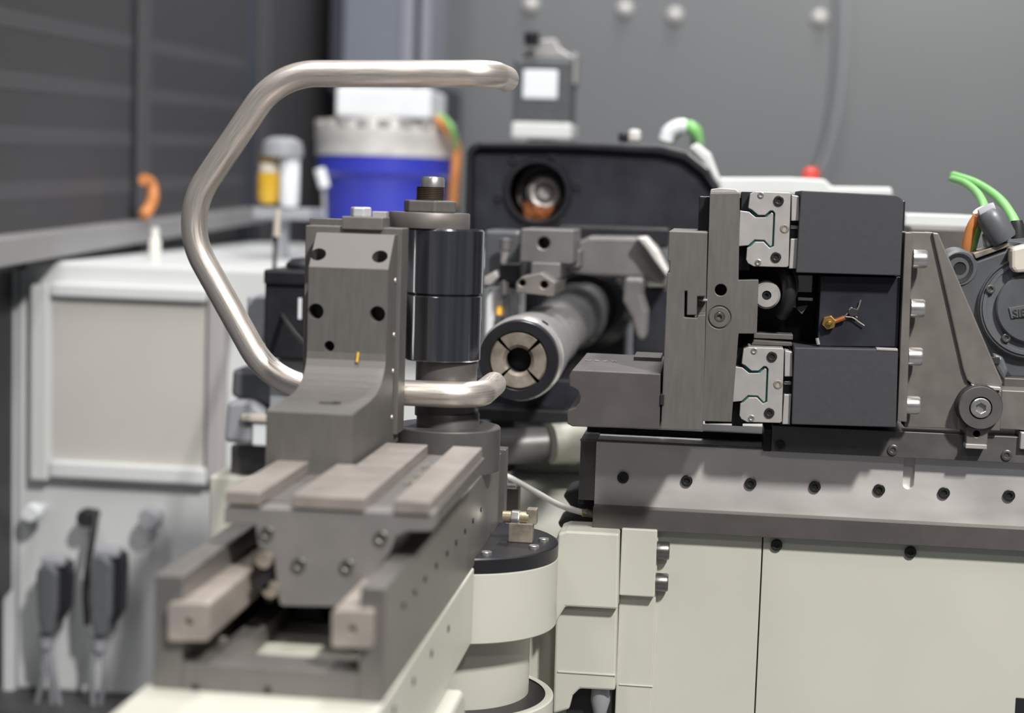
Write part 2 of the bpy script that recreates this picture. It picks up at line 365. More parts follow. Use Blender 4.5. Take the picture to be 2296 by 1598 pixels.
p0, p1 = W(215, 1150, 2.345), W(200, 1250, 2.33)
sweep('hanger_cord', spline([W(215, 1152, 2.345), W(208, 1200, 2.335), W(198, 1262, 2.33), W(192, 1330, 2.33), W(196, 1400, 2.33)]), 0.005, 'rubber', t2, 10)
p = W(262, 1530, 2.36)
# orange loop on the sill
o = sweep('orange_cable_loop', spline([WX(322, 402, XW+0.05), WX(338, 412, XW+0.055), WX(343, 440, XW+0.06), WX(334, 466, XW+0.055), WX(321, 484, XW+0.05)]), 0.010, 'orange', None, 12)
tag(o, 'short orange cable loop at the dark screen post above the sill', 'cable')

# column (pillar between the dark screen and grey sheet)
Y0 = 4.15
col = thing('machine_column', W(880, 190, Y0), 'blue-grey column rising behind the bent tube', 'column')
pb('shaft', 776, -700, 908, 205, Y0, 0.25, 'column_blue', col, 0.004)
pb('dark_edge', 748, -700, 776, 205, Y0+0.03, 0.2, 'column_navy', col, 0.003)
pb('light_strip', 908, -700, 936, 205, Y0-0.01, 0.25, 'column_light', col, 0.003)
pb('groove', 936, -700, 950, 205, Y0+0.02, 0.2, 'column_navy', col, 0.002)
pb('light_strip', 950, -700, 972, 205, Y0-0.01, 0.25, 'column_light', col, 0.003)
a, b, c, e = rect(748, 190, 1000, 300, Y0)
box('foot', a, b, Y0+0.02, Y0+0.25, 0, e, 'column_navy', col, 0.004)

# white and blue drive unit
Yb = 3.0
q = W(868, 470, Yb)
drv = thing('drive_unit', (q.x, Yb+0.13, q.z), 'blue drum-shaped drive unit with a white head behind the die', 'drive')
pb('white_head', 752, 196, 966, 264, Yb+0.03, 0.17, 'bottle_white', drv, 0.006)
k = Yb/FPX
cyy = Yb+0.13; k = cyy/FPX; cx_ = W(864, 400, cyy).x
zz = lambda y: W(864, y, cyy).z
lathe('silver_flange', [(0, zz(352)), (158*k, zz(352)), (158*k, zz(318)), (161*k, zz(312)), (160*k, zz(292)), (140*k, zz(286)), (120*k, zz(266)), (0, zz(262))], (cx_, cyy, 0), (0, 0, 1), 'cast_white', drv, 40)
for i in range(10):
    an = math.pi+math.pi*(i+.5)/10
    lathe('flange_bolt', [(0, 0.012), (0.011, 0.012), (0.011, 0), (0, 0)], (cx_+math.cos(an)*150*k, cyy+math.sin(an)*150*k, zz(286)-0.002), (0, 0, 1), 'steel_light', drv, 12)
lathe('blue_drum', [(0, zz(520)), (136*k, zz(520)), (136*k, zz(410)), (142*k, zz(398)), (150*k, zz(394)), (155*k, zz(388)), (155*k, zz(352)), (0, zz(352))], (cx_, cyy, 0), (0, 0, 1), 'blue', drv, 40)
lathe('pedestal', [(0, CABTOP), (0.13, CABTOP), (0.12, zz(519)), (0, zz(519))], (cx_, cyy, 0), (0, 0, 1), 'cabinet_white', drv, 32)
sweep('sight_rod', [W(716, 378, Yb-0.05), W(728, 420, Yb-0.05)], 0.010, 'bottle_white', drv, 12)
sweep('strap', [W(726, 420, Yb-0.05), W(728, 500, Yb-0.05)], 0.004, 'cap_grey', drv, 8)
o = sweep('orange_cable', spline([W(980, 268, Yb+.05), W(1004, 290, Yb+.04), W(1022, 330, Yb+.07), W(1021, 390, Yb+.07), W(1016, 460, Yb+.07)]), 0.009, 'orange', None, 12)
tag(o, 'orange cable running down the right side of the blue drive unit', 'cable')
o = sweep('green_cable', spline([W(986, 258, Yb+.06), W(1004, 274, Yb+.03), W(1016, 296, Yb+.03), W(1022, 330, Yb+.06)]), 0.005, 'green', None, 12)
tag(o, 'short green cable at the top of the blue drive unit', 'cable')

# lubricator with oil cup and white bottle
Yl = 2.75; kl = Yl/FPX
q = W(628, 470, Yl)
lub = thing('lubricator', (q.x, Yl, q.z), 'lubricator with yellow oil cup, white bottle and grey cap', 'lubricator')
zl = lambda y: W(628, y, Yl).z
lathe('cap', [(0, zl(352)), (46*kl, zl(352)), (48*kl, zl(340)), (44*kl, zl(318)), (26*kl, zl(308)), (0, zl(306))], (q.x+0.002, Yl, 0), (0, 0, 1), 'cap_grey', lub, 32)
xo = W(602, 420, Yl).x
lathe('oil_cup', [(0, zl(458)), (18*kl, zl(457)), (25*kl, zl(446)), (25*kl, zl(388)), (0, zl(388))], (xo, Yl, 0), (0, 0, 1), 'yellow', lub, 24)
lathe('cup_neck', [(0, zl(388)), (22*kl, zl(388)), (22*kl, zl(364)), (0, zl(364))], (xo, Yl, 0), (0, 0, 1), 'beige', lub, 24)
lathe('cup_collar', [(0, zl(366)), (24*kl, zl(366)), (24*kl, zl(350)), (0, zl(350))], (xo, Yl, 0), (0, 0, 1), 'brass', lub, 24)
xo = W(649, 420, Yl).x
lathe('white_bottle', [(0, zl(464)), (18*kl, zl(463)), (23*kl, zl(454)), (23*kl, zl(356)), (20*kl, zl(350)), (0, zl(350))], (xo, Yl, 0), (0, 0, 1), 'bottle_white', lub, 24)
pb('shelf', 566, 466, 694, 492, Yl-0.01, 0.10, 'cap_grey', lub, 0.003)
a, b, c, e = rect(566, 492, 640, 560, Yl)
box('post', a+.03, a+.05, Yl+.02, Yl+.05, CABTOP, c+.06, 'cap_grey', lub, 0.002)
tp = spline([W(622, 478, 2.2), W(617, 560, 2.2), W(616, 620, 2.1), W(626, 690, 1.9), W(655, 740, 1.75), W(690, 778, 1.62)])
t = thing('sensor_cable', tp[-1], 'thin black sensor cable with a pale plug, left of the clamp bracket', 'cable')
sweep('cable', tp, 0.0028, 'rubber', t, 10)
sweep('plug', [W(623, 470, 2.2), W(620, 530, 2.2)], 0.0052, 'beige', t, 12)

# boxy pump/valve on the bed behind the black housing
Yp = 2.75; kp = Yp/FPX
pmp = thing('valve_block', W(1212, 310, Yp), 'blue-grey boxy valve with a white label and white foot', 'valve')
pb('body', 1150, 130, 1282, 276, Yp, 0.09, 'motor_grey', pmp, 0.006)
pb('label_plate', 1172, 156, 1250, 222, Yp-0.003, 0.006, 'bottle_white', pmp, 0.003)
pp('head', [(1165, 130), (1180, 108), (1205, 108), (1212, 88), (1245, 86), (1255, 108), (1278, 122), (1290, 132)], Yp+0.01, 0.07, 'aluminium', pmp, 0.003)
pb('side_fin', 1282, 118, 1294, 190, Yp+0.02, 0.06, 'aluminium', pmp, 0.002)
pb('base', 1146, 274, 1282, 312, Yp-0.012, 0.12, 'cabinet_white', pmp, 0.005)
a, b, c, e = rect(1180, 300, 1240, 320, Yp); box('post', a, b, Yp+.01, Yp+.06, 0, e, 'navy', pmp, 0.003)
q = W(1192, 100, Yp-.005); lathe('port', [(0, 0), (0.012, 0), (0.012, 0.02), (0, 0.02)], q, (0, -0.3, 1), 'black_steel', pmp, 16)

# black housing with round opening
Yh = 2.15; kh = Yh/FPX
hs = thing('spindle_housing', W(1320, 525, Yh), 'black spindle housing with a big round opening and sloped right end', 'housing')
out = [(1058, 530), (1058, 352), (1063, 340), (1076, 332), (1300, 334), (1480, 344), (1530, 356), (1570, 386), (1600, 430), (1602, 530)]
face = pp('body', out, Yh, 0.30, 'navy', hs, 0.004)
hc = W(1205, 430, Yh)
cut(face, [hole((hc.x, Yh, hc.z), (0, 1, 0), 72*kh, 0.10, 40)])
rim = [(1040, 530), (1046, 340), (1056, 324), (1075, 317), (1300, 318), (1490, 326), (1545, 340), (1590, 376), (1612, 425), (1602, 430), (1572, 388), (1532, 358), (1482, 345), (1300, 335), (1076, 333), (1063, 341), (1058, 353), (1056, 530)]
pp('rim', rim, Yh-0.012, 0.33, 'black_steel', hs, 0.003)
ring('opening_ring', (hc.x, Yh-0.004, hc.z), (0, 1, 0), 64*kh, 76*kh, 0.02, 'black_steel', hs)
lathe('spindle_nose', [(0, 0), (0.008, 0), (0.008, 0.010), (0.014, 0.010), (0.014, 0), (0.018, -0.002), (0.024, 0.004), (0.026, 0.02), (0.03, 0.06), (0, 0.06)][::-1], (hc.x+0.006, Yh+0.03, hc.z-0.001), (0, 1, 0), 'steel_light', hs, 32)
ring('nose_collar', (hc.x+0.004, Yh+0.05, hc.z), (0, 1, 0), 0.026, 0.037, 0.04, 'plate_brown', hs)
for i in range(6):
    an = math.radians(62+60*i+8); screw((hc.x+math.cos(an)*90*kh, Yh, hc.z+math.sin(an)*90*kh), 0.0055, 0.003, hs, 'black')
for dx, dz, r in ((-0.012, -0.030, 0.006), (0.002, -0.034, 0.008), (0.010, -0.029, 0.005), (-0.004, -0.026, 0.005)):
    sweep('copper_fitting', [(hc.x+dx, Yh+0.012, hc.z+dz), (hc.x+dx*1.6, Yh+0.04, hc.z+dz*.6)], r, 'copper', hs, 10)
pp('end_hood', [(1544, 332), (1562, 318), (1594, 344), (1616, 402), (1612, 420), (1596, 396), (1574, 362)], Yh-0.006, 0.30, 'cabinet_white', hs, 0.004)
pb('lug', 1408, 290, 1436, 318, Yh+0.08, 0.03, 'cast_white', hs, 0.004)
pb('lug', 1386, 296, 1408, 318, Yh+0.09, 0.03, 'black_steel', hs, 0.003)
a, b, c, e = rect(1058, 524, 1602, 760, Yh)
ZBT = W(1200, 1190, 1.60).z
for lx0, lx1 in ((a+.01, a+.05), (b-.06, b-.01)): box('leg', lx0, lx1, Yh+.12, Yh+.28, ZBT, e, 'navy', hs, 0.004)
o = sweep('green_cable', spline([W(1494, 318, 2.3), W(1512, 296, 2.3), W(1540, 284, 2.3), W(1560, 296, 2.3), W(1564, 330, 2.34)]), 0.009, 'green', None, 12)
tag(o, 'short arched green cable above the sloped end of the black housing', 'cable')
o = sweep('white_hose', spline([W(1492, 316, 2.27), W(1500, 296, 2.27), W(1520, 284, 2.27), W(1538, 284, 2.27)]), 0.010, 'bottle_white', None, 12)
tag(o, 'short white hose beside the arched green cable', 'hose')
# white tray behind the clamp slide
t = thing('cable_tray', W(1800, 425, 2.3), 'white tray edge behind the clamp slide top', 'tray')
pp('tray', [(1612, 398), (1770, 398), (1850, 402), (1865, 418), (2000, 420), (2002, 440), (1612, 436)], 2.2, 0.3, 'cabinet_white', t, 0.003)
a, b, c, e = rect(1612, 436, 2000, 520, 2.25)
box('support', a, b, 2.25, 2.45, 0, e, 'cabinet_white', t, 0.003)
q = W(1822, 396, 2.25); lathe('red_knob', [(0, 0), (0.012, 0), (0.012, 0.01), (0.006, 0.016), (0, 0.016)], (q.x, 2.3, W(1822, 401, 2.3).z), (0, 0, 1), 'red', t, 16)
a, b, c, e = rect(2034, 508, 2190, 620, 1.9)
t = tag(box('rear_cover', a, b, 1.9, 1.98, ZBT, e, 'plate_brown', None, 0.004), 'dull brown rear cover between the gusset and the orange cable', 'cover')
a, b, c, e = rect(2034, 506, 2200, 524, 1.9)
tag(box('rear_rail', a, b, 1.93, 2.08, e-.002, e+.012, 'cabinet_white', None, 0.002), 'white rail lying on the brown rear cover', 'rail')

# ================================================================== WHITE MACHINE BED
YP = 1.524
bed = thing('machine_bed', (0.3, 1.7, 0.0), 'white painted machine bed with flat front panels and a hinge head', 'machine bed')
zb = W(1900, 1197, YP).z                        # top of the bed
x_seam = W(1706, 1300, YP).x; x_l = W(1466, 1300, YP).x
box('front_panel', x_seam+0.0006, 1.5, YP, YP+0.02, 0.35, zb, 'white', bed, 0.0006)
box('front_panel', x_l-0.02, x_seam-0.0006, YP, YP+0.02, 0.35, zb, 'white', bed, 0.0006)
box('core', x_l-0.015, 1.5, YP+0.012, 2.0, 0.0, zb-0.002, 'white', bed, 0.001)
for x, y in ((1741, 1221), (2041, 1237), (2340, 1252)):
    screw(W(x, y, YP), 0.0052, 0.0028, bed)
pb('access_slot', 2276, 1566, 2340, 1640, YP-0.001, 0.01, 'black', bed, 0.0004)
# column left of the panels
box('corner_column', W(1384, 1450, 1.518).x, W(1466, 1450, 1.518).x, 1.518, 1.62, 0.0, zb, 'white', bed, 0.0012)
blk = pb('clamp_block', 1391, 1186, 1471, 1337, 1.508, 0.05, 'white', bed, 0.0012)
xb = W(1471, 1260, 1.508).x
for y in (1233, 1304):
    q = W(1471, y, 1.517); screw((xb, 1.517, q.z), 0.0083, 0.0115, bed, 'screw_grey', (1, 0, 0), 'cap_screw')
a = W(1388, 1533, 1.517); b = W(1464, 1533, 1.517)
box('weld_seam', a.x, b.x, 1.517, 1.520, a.z-.0012, a.z, 'white', bed, 0.0004)
# hinge arms
pp('upper_arm', [(1252, 1196), (1270, 1190), (1388, 1196), (1385, 1366), (1268, 1360), (1244, 1398), (1240, 1300)], 1.490, 0.05, 'white', bed, 0.002)
pp('lower_arm', [(1246, 1360), (1384, 1360), (1379, 1548), (1300, 1544), (1284, 1560), (1276, 1590), (1240, 1600)], 1.500, 0.05, 'white', bed, 0.002)
a, b = W(1250, 1503, 1.50), W(1380, 1508, 1.50)
box('weld_seam', a.x, b.x, 1.499, 1.502, a.z-.0016, a.z, 'white', bed, 0.0004)
pv = W(1034, 1206, 1.44); kv = 1.44/FPX; PX, PY = pv.x, 1.44; ztop = pv.z
lathe('pivot_ring', [(0.04, ztop-.0125), (0.084, ztop-.0125), (0.085, ztop-.0135), (0.085, ztop-.071), (0.084, ztop-.072), (0.04, ztop-.072)], (PX, PY, 0), (0, 0, 1), 'white', bed, 72)
lathe('pivot_disc', [(0, ztop), (0.0835, ztop), (0.0848, ztop-.001), (0.0848, ztop-.0125), (0, ztop-.0125)], (PX, PY, 0), (0, 0, 1), 'black_steel', bed, 72)
lathe('pivot_shaft', [(0, ztop-.071), (0.066, ztop-.071), (0.066, 0.6), (0, 0.6)], (PX-.004, PY+0.01, 0), (0, 0, 1), 'white', bed, 64)
zlow = W(1034, 1548, 1.44).z
lathe('lower_ring', [(0.05, zlow-.09), (0.085, zlow-.09), (0.085, zlow-.001), (0.084, zlow), (0.078, zlow)], (PX, PY, 0), (0, 0, 1), 'white', bed, 64)
lathe('lower_disc', [(0.05, zlow-.004), (0.079, zlow-.004), (0.079, zlow-.0008), (0.05, zlow-.0008)], (PX, PY, 0), (0, 0, 1), 'black_steel', bed, 64)
for ang, rr in ((-64, 0.070), (-22, 0.072), (4, 0.072)):
    screw((PX+math.cos(math.radians(ang))*rr, PY+math.sin(math.radians(ang))*rr, ztop), 0.0045, 0.003, bed, 'screw_bright', (0, 0, 1), 'disc_screw')
pb('recess_shade', 1270, 1535, 1380, 1660, 1.525, 0.02, 'rubber', bed, 0.001)  # dark block stands in for the shade under the lower arm
lathe('cable_gland', [(0, 0), (0.006, 0), (0.009, 0.012), (0.008, 0.03), (0, 0.034)], W(1345, 1598, 1.515), (0, 0, 1), 'cap_grey', bed, 16)
# bed top behind, with the dark cast way and round bar
zt = W(1200, 1190, 1.60).z
box('bed_top', W(1060, 1190, 1.62).x, x_l+.02, 1.53, 2.7, 0.0, zt, 'white', bed, 0.002)
prism_x('bed_rib', [(1.66, zb), (1.66, W(1650, 985, 1.66).z), (1.78, W(1650, 930, 1.78).z), (1.80, zb)], W(1560, 960, 1.70).x, W(1724, 960, 1.70).x, 'white', bed, 0.001)
a = W(1140, 1050, 1.8)
box('cross_beam', W(1100, 1060, 1.95).x, W(1420, 1060, 1.95).x, 1.95, 2.25, zt, W(1220, 1030, 1.95).z, 'white', bed, 0.003)
bar = thing('guide_bar', W(1200, 1000, 1.82), 'dull grey round guide bar low behind the bend die', 'bar')
sweep('bar', [W(1040, 1005, 1.84), W(1420, 985, 1.90)], 0.020, 'cast_grey', bar, 32)
sweep('end_collar', [W(1236, 995, 1.85), W(1330, 990, 1.87)], 0.0225, 'white', bar, 32)
box('bracket', W(1380, 990, 1.88).x, W(1415, 990, 1.88).x, 1.87, 1.91, zt, W(1400, 988, 1.89).z, 'dark_steel', bar, 0.002)
t = thing('carriage_base', W(1190, 945, 1.80), 'black carriage base plate under the collet spindle', 'base plate')
pb('plate', 1070, 918, 1330, 948, 1.86, 0.4, 'black', t, 0.002)
pb('front_cover', 1040, 846, 1330, 920, 1.90, 0.3, 'navy', t, 0.003)
a, b, c, e = rect(1318, 946, 1350, 960, 2.0)
box('leg', a, b, 1.98, 2.2, zt, e, 'navy', t, 0.003)

# small sensor box and brass fittings beside the arm
t = thing('switch_box', W(1148, 1140, 1.60), 'small olive switch box behind the far end of the arm', 'switch')
pb('body', 1134, 1094, 1162, 1152, 1.60, 0.02, 'plate_brown', t, 0.001); pb('cover', 1134, 1086, 1158, 1096, 1.597, 0.02, 'screw_bright', t, 0.001)
a, b, c, e = rect(1134, 1152, 1162, 1180, 1.60); box('stand', a+.002, b-.002, 1.602, 1.618, zt, c, 'plate_brown', t, 0.0005)
t = thing('brass_fitting', (PX+.046, PY, ztop), 'brass elbow fitting on the black pivot disc', 'fitting')
zf = W(1165, 1160, 1.44).z
sweep('pipe', [W(1128, 1158, 1.44), W(1186, 1160, 1.44)], 0.0052, 'pale_brass', t, 18)
hexnut('nut', W(1146, 1160, 1.44), (1, 0, 0.0), 0.0075, 0.008, 'screw_bright', t)
pb('flange', 1180, 1142, 1203, 1176, 1.436, 0.012, 'jaw', t, 0.0006)
box('post', W(1142, 1180, 1.44).x, W(1196, 1180, 1.44).x, 1.434, 1.446, ztop, zf-.004, 'jaw', t, 0.0008)
hp = spline([W(1126, 1064, 1.62), W(1150, 1074, 1.61), W(1200, 1102, 1.59), W(1250, 1130, 1.57), W(1290, 1144, 1.553), W(1312, 1149, 1.548)])
t = thing('clear_hose', hp[-1], 'translucent white air hose with a brass end fitting at the slide bed', 'hose')
sweep('hose', hp, 0.0029, 'hose_clear', t, 14)
hexnut('hose_nut', W(1305, 1148, 1.548), (1, 0, -.03), 0.0042, 0.005, 'pale_brass', t, 0, 0.0004)
sweep('fitting', [W(1314, 1149, 1.548), W(1333, 1152, 1.546)], 0.0038, 'jaw', t, 12)

# ================================================================== SLIDE BED (dark rail under the clamp slide)
YR = 1.525
sb = thing('slide_bed', W(1800, 1185, YR), 'long dark steel slide bed with a row of socket screws', 'slide bed')
X0 = W(1334, 1080, YR).x; XR = 1.2
zA = W(1800, 1012, YR).z; zL = W(1800, 1154, YR).z; zLb = W(1800, 1203, YR).z
fp = box('face_bar', X0, XR, YR, YR+0.10, zL-.002, zA, 'ground_steel', sb, 0.0006)
# slot in the face
q = W(2037, 1060, YR)
sl = W(2037, 1084, YR)
c1 = hole((sl.x-.0002, YR, sl.z), (0, 1, 0), 0.0050, 0.006, 24)
c2 = box('cutter', sl.x-.0052, sl.x+.0048, YR-.01, YR+.006, sl.z, zA+.01, 'black', None, 0)
cut(fp, [c1, c2])
box('lip', X0, XR, YR-0.013, YR+0.03, zLb, zL, 'plate_brown', sb, 0.0006)
for x, y in ((1397, 1070), (1540, 1077), (1683, 1083), (1827, 1090), (1971, 1097), (2116, 1104), (2262, 1110), (2410, 1117)):
    screw(W(x, y, YR), 0.0052, 0.0026, sb)
xe = W(1300, 1060, YR+.01).x
box('end_cover', xe, X0, YR+0.006, YR+0.09, zL+.002, zA+.001, 'dark_steel', sb, 0.0008)
pb('end_pad', 1297, 1080, 1312, 1130, YR+0.012, 0.04, 'rubber', sb, 0.001)
box('top_way', W(1316, 985, YR+.06).x, XR, YR+0.055, YR+0.11, zA, W(1500, 963, YR+.055).z, 'black', sb, 0.0006)
box('top_edge', xe, W(1722, 1000, YR).x, YR-.0015, YR+0.004, zA, zA+.0016, 'steel', sb, 0.0003)
pp('rubber_boot', [(1262, 1112), (1272, 1100), (1300, 1092), (1333, 1110), (1333, 1190), (1256, 1184), (1250, 1170), (1290, 1150)], 1.57, 0.05, 'rubber', sb, 0.002)
box('sole', X0+.01, XR, YP+.004, YP+.2, zb-.001, zLb, 'dark_steel', sb, 0.0004)

# ================================================================== CLAMP SLIDE
YS = 1.512                                      # saddle face
YO = 1.425; YF = 1.47                                       # front of the clamp head
cs = thing('clamp_slide', W(1900, 960, 1.55), 'dark clamp slide on the bed with two silver linear guides', 'clamp slide')
xs0 = W(1730, 990, YS).x
box('saddle', xs0, XR, YS, YS+0.12, zA+.0006, W(2000, 966, YS).z, 'dark_steel', cs, 0.0006)
pb('saddle_end', 1712, 962, 1730, 1012, YS+0.004, 0.05, 'black_steel', cs, 0.0006)
for x, y in ((1749, 998), (2002, 1008), (2257, 1020)):
    screw(W(x, y, YS), 0.0046, 0.0018, cs, 'screw_grey' if x > 1900 else 'screw_black')
# steel plates
p1 = pp('outer_plate', [(1500, 518), (1586, 521), (1576, 965), (1482, 962)], YO, 0.165, 'steel', cs, 0.0006)
p2 = pp('inner_plate', [(1592, 433), (1659, 432), (1656, 628), (1701, 627), (1697, 748), (1656, 748), (1640, 946), (1576, 944)], YF, 0.12, 'steel', cs, 0.0006)
kF = YF/FPX
cut(p2, [hole(W(1616, 650, YF), (0, 1, 0), 13.2*kF, 0.03), hole(W(1613, 711, YF), (0, 1, 0), 26*kF, 0.0012, 40)])
cut(p1, [pp('cutter', [(1535, 652), (1541, 652), (1540, 706), (1562, 706), (1563, 664), (1590, 664), (1590, 705), (1566, 706), (1562, 713), (1534, 711)], YO, 0.02, 'black', None, 0),
         pp('cutter', [(1490, 585), (1502, 585), (1501, 611), (1490, 611)], YO-.001, 0.2, 'black', None, 0)])
q = W(1613, 711, YF); ring('washer_ring', (q.x, YF-.0006, q.z), (0, 1, 0), 11*kF, 23.6*kF, 0.004, 'steel', cs)
screw((q.x, YF+.0022, q.z), 11*kF, 0.003, cs, 'screw_grey')
pb('key_bar', 1566, 671, 1586, 674, YO+.008, 0.01, 'steel_light', cs, 0.0003)
pb('gap_shim', 1577, 521, 1592, 944, YF+.008, 0.1, 'dark_steel', cs, 0.0004)
pb('bracket_lug', 1566, 440, 1592, 524, YF+.04, 0.05, 'black_steel', cs, 0.001)
pb('end_key', 1480, 884, 1489, 908, YO-.0015, 0.02, 'black', cs, 0.0004)
pp('top_chip', [(1594, 424), (1612, 421), (1650, 424), (1659, 432), (1592, 433)], YF+.03, 0.08, 'steel_light', cs, 0.0006)
def guide(dx, dy, which):
    P = lambda pts: [(x+dx, y+dy) for x, y in pts]
    body = [(1682, 434), (1694, 429), (1771, 432), (1773, 436), (1768, 596), (1764, 599), (1690, 597), (1677, 590), (1673, 582), (1675, 556),
            (1682, 553), (1694, 542), (1712, 542), (1726, 556), (1735, 552), (1738, 478), (1733, 472), (1727, 472), (1716, 482), (1700, 482), (1686, 470), (1678, 466)]
    g = pp('guide_carriage', P(body), YF, 0.10, 'steel_light', cs, 0.0005)
    rail = [(1659, 472), (1680, 475), (1694, 487), (1718, 487), (1730, 476), (1734, 479), (1731, 550), (1727, 552), (1714, 538), (1692, 537), (1678, 550), (1656, 552)]
    pp('guide_rail', P(rail), YF+.0015, 0.11, 'steel_light', cs, 0.0005)
    seal = [(1677, 466), (1686, 467), (1700, 480), (1716, 480), (1727, 470), (1735, 471), (1740, 478), (1737, 553), (1728, 558), (1712, 544), (1694, 544), (1682, 556), (1674, 556), (1692, 538), (1714, 538), (1728, 552), (1731, 478), (1728, 476), (1718, 487), (1694, 487)]
    pp('guide_seal', P(seal), YF+.003, 0.09, 'teal_seal', cs, 0.0)
    for x, y in ((1746, 450), (1740, 576)): screw(W(x+dx, y+dy, YF), 0.0044, 0.0014, g, 'screw_black', name='plate_screw')
    for x, y in ((1706, 437), (1700, 588)): screw(W(x+dx, y+dy, YF), 0.0027, 0.0010, g, 'screw_bright', name='plate_screw')
    q = W(1759+dx, 513+dy, YF); ring('grease_port', (q.x, YF-.0006, q.z), (0, 1, 0), 0.0016, 0.0040, 0.002, 'jaw', g, 20)
    pp('guide_back', P([(1775, 436), (1792, 440), (1792, 495), (1774, 495)]), YF+.002, 0.09, 'steel_light', cs, 0.0006)
    pp('guide_back', P([(1773, 535), (1790, 535), (1786, 602), (1769, 602)]), YF+.002, 0.09, 'steel_light', cs, 0.0006)
    pb('guide_pin', 1772+dx, 505+dy, 1790+dx, 513+dy, YF+.01, 0.03, 'screw_bright', cs, 0.0006)
    pb('gap_shade', 1660+dx, 430+dy, 1684+dx, 606+dy, YF+.02, 0.08, 'black', cs, 0.0)  # black filler boxes stand in for shade in the gaps beside the guide
    pb('gap_shade', 1768+dx, 436+dy, 1792+dx, 604+dy, YF+.012, 0.06, 'black', cs, 0.0)
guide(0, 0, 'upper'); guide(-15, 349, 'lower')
# dark covers
cov = rounded(1793, 434, 2027, 614, 20, (0, 1, 0, 0)); cov[0] = (1796, 430)
cov = [(x-(y-434)*.045, y+(x-1793)*.03-3) for x, y in cov]
pp('upper_cover', cov, YF-.004, 0.11, 'cover_dark', cs, 0.0008)
pp('lower_cover', [(1781, 779), (2014, 784), (2009, 958), (1775, 951)], YF-.004, 0.11, 'cover_dark', cs, 0.0008)
pb('bright_edge', 1965, 781, 2013, 786, YF-.0045, 0.01, 'steel_light', cs, 0.0003)
pp('recess_panel', [(1841, 618), (2020, 621), (2013, 778), (1833, 776)], YF+.012, 0.08, 'navy', cs, 0.0006)
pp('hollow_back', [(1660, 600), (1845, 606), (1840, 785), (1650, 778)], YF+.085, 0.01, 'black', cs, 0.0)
sweep('panel_edge', [W(1835, 772, YF+.01), W(1832, 758, YF+.01)], 0.0016, 'steel_light', cs, 8)
# roller and pieces inside the hollow
q = W(1719, 662, YF+.012); kq = (YF+.012)/FPX
lathe('roller', [(0, 0.004), (10*kq, 0.004), (10.5*kq, 0), (26*kq, 0), (27.5*kq, .001), (27.5*kq, .0022), (29*kq, .0022), (31*kq, .004), (31*kq, .06), (0, .06)][::-1], q, (0, 1, 0), 'steel_light', cs, 40)
screw((q.x, YF+.0165, q.z), 9*kq, 0.003, cs, 'screw_black')
sweep('black_hose', spline([W(1752, 604, YF+.03), W(1764, 620, YF+.02), W(1770, 648, YF+.016), W(1766, 680, YF+.02), W(1752, 706, YF+.03)]), 0.0060, 'rubber', cs, 14)
sweep('grey_lever', spline([W(1778, 606, YF+.03), W(1786, 628, YF+.028), W(1786, 650, YF+.028), W(1780, 672, YF+.028), W(1782, 688, YF+.03)]), 0.0016, 'steel', cs, 8)
pb('pale_plate', 1788, 616, 1822, 655, YF+.04, 0.01, 'beige', cs, 0.001)
pb('pin_bar', 1789, 667, 1823, 674, YF+.034, 0.01, 'steel_light', cs, 0.0006)
pp('pointer', [(1780, 685), (1797, 700), (1812, 684), (1798, 704)], YF+.03, 0.004, 'steel', cs, 0.0)
pp('pointer', [(1786, 688), (1811, 684), (1798, 703)], YF+.034, 0.004, 'plate_brown', cs, 0.0002)
pb('lower_crossbar', 1690, 748, 1778, 760, YF+.03, 0.03, 'steel', cs, 0.0006)
pp('brown_strap', [(1690, 762), (1776, 768), (1776, 776), (1684, 773)], YF+.02, 0.03, 'plate_brown', cs, 0.0006)
# grease nipple with dirt
q = W(1858, 722, YF+.012); gn = hexnut('grease_nipple', (q.x, YF+.012, q.z), (0, -1, 0), 0.0062, 0.006, 'brass', cs, 0.3, 0.0006)
lathe('nipple_ball', [(0, 0), (0.0026, 0), (0.0026, .003), (0.0015, .0045), (0, .005)], (q.x, YF+.006, q.z), (0, -1, 0), 'brass', gn, 14)
sweep('brass_tail', [W(1868, 722, YF+.009), W(1894, 712, YF+.008)], 0.0022, 'copper', cs, 8)
for pts in ([(1892, 712), (1905, 698), (1914, 700), (1924, 690), (1930, 672)], [(1896, 710), (1912, 712), (1926, 722), (1938, 730)], [(1904, 695), (1910, 690), (1914, 704), (1922, 712)]):
    sweep('swarf', spline([W(x, y, YF+.009) for x, y in pts], 5), 0.0006, 'jaw', cs, 6)
pp('rubber_scrap', [(1900, 700), (1910, 690), (1926, 694), (1922, 708), (1908, 710)], YF+.008, 0.004, 'rubber', cs, 0.0005)
# bracket with gusset and bolts
YG = 1.496
pp('bracket_flange', [(2029, 521), (2046, 521), (2033, 946), (2012, 944)], YF+.004, 0.11, 'steel_warm', cs, 0.0006)
pp('gusset', [(2044, 520), (2092, 521), (2160, 830), (2170, 856), (2188, 868), (2246, 876), (2242, 962), (2028, 958)], YG+.014, 0.03, 'steel_warm', cs, 0.0006)
pp('gusset_rib', [(2090, 521), (2104, 522), (2248, 858), (2246, 874), (2186, 866), (2168, 852), (2160, 830)], YG+.010, 0.06, 'steel_warm', cs, 0.0012)
pp('gusset_lip', [(2178, 862), (2244, 868), (2246, 876), (2188, 873)], YG+.004, 0.03, 'steel_light', cs, 0.0006)
xbk = W(2042, 700, YG+.02).x
for y in (580, 690, 798, 907):
    q = W(2047-(y-580)*.05, y, YF+.022); screw((q.x, YF+.022, q.z), 0.0080, 0.0118, cs, 'screw_bright', (1, 0, 0), 'cap_screw')
q = W(2196, 912, YG+.004); kk = YG/FPX
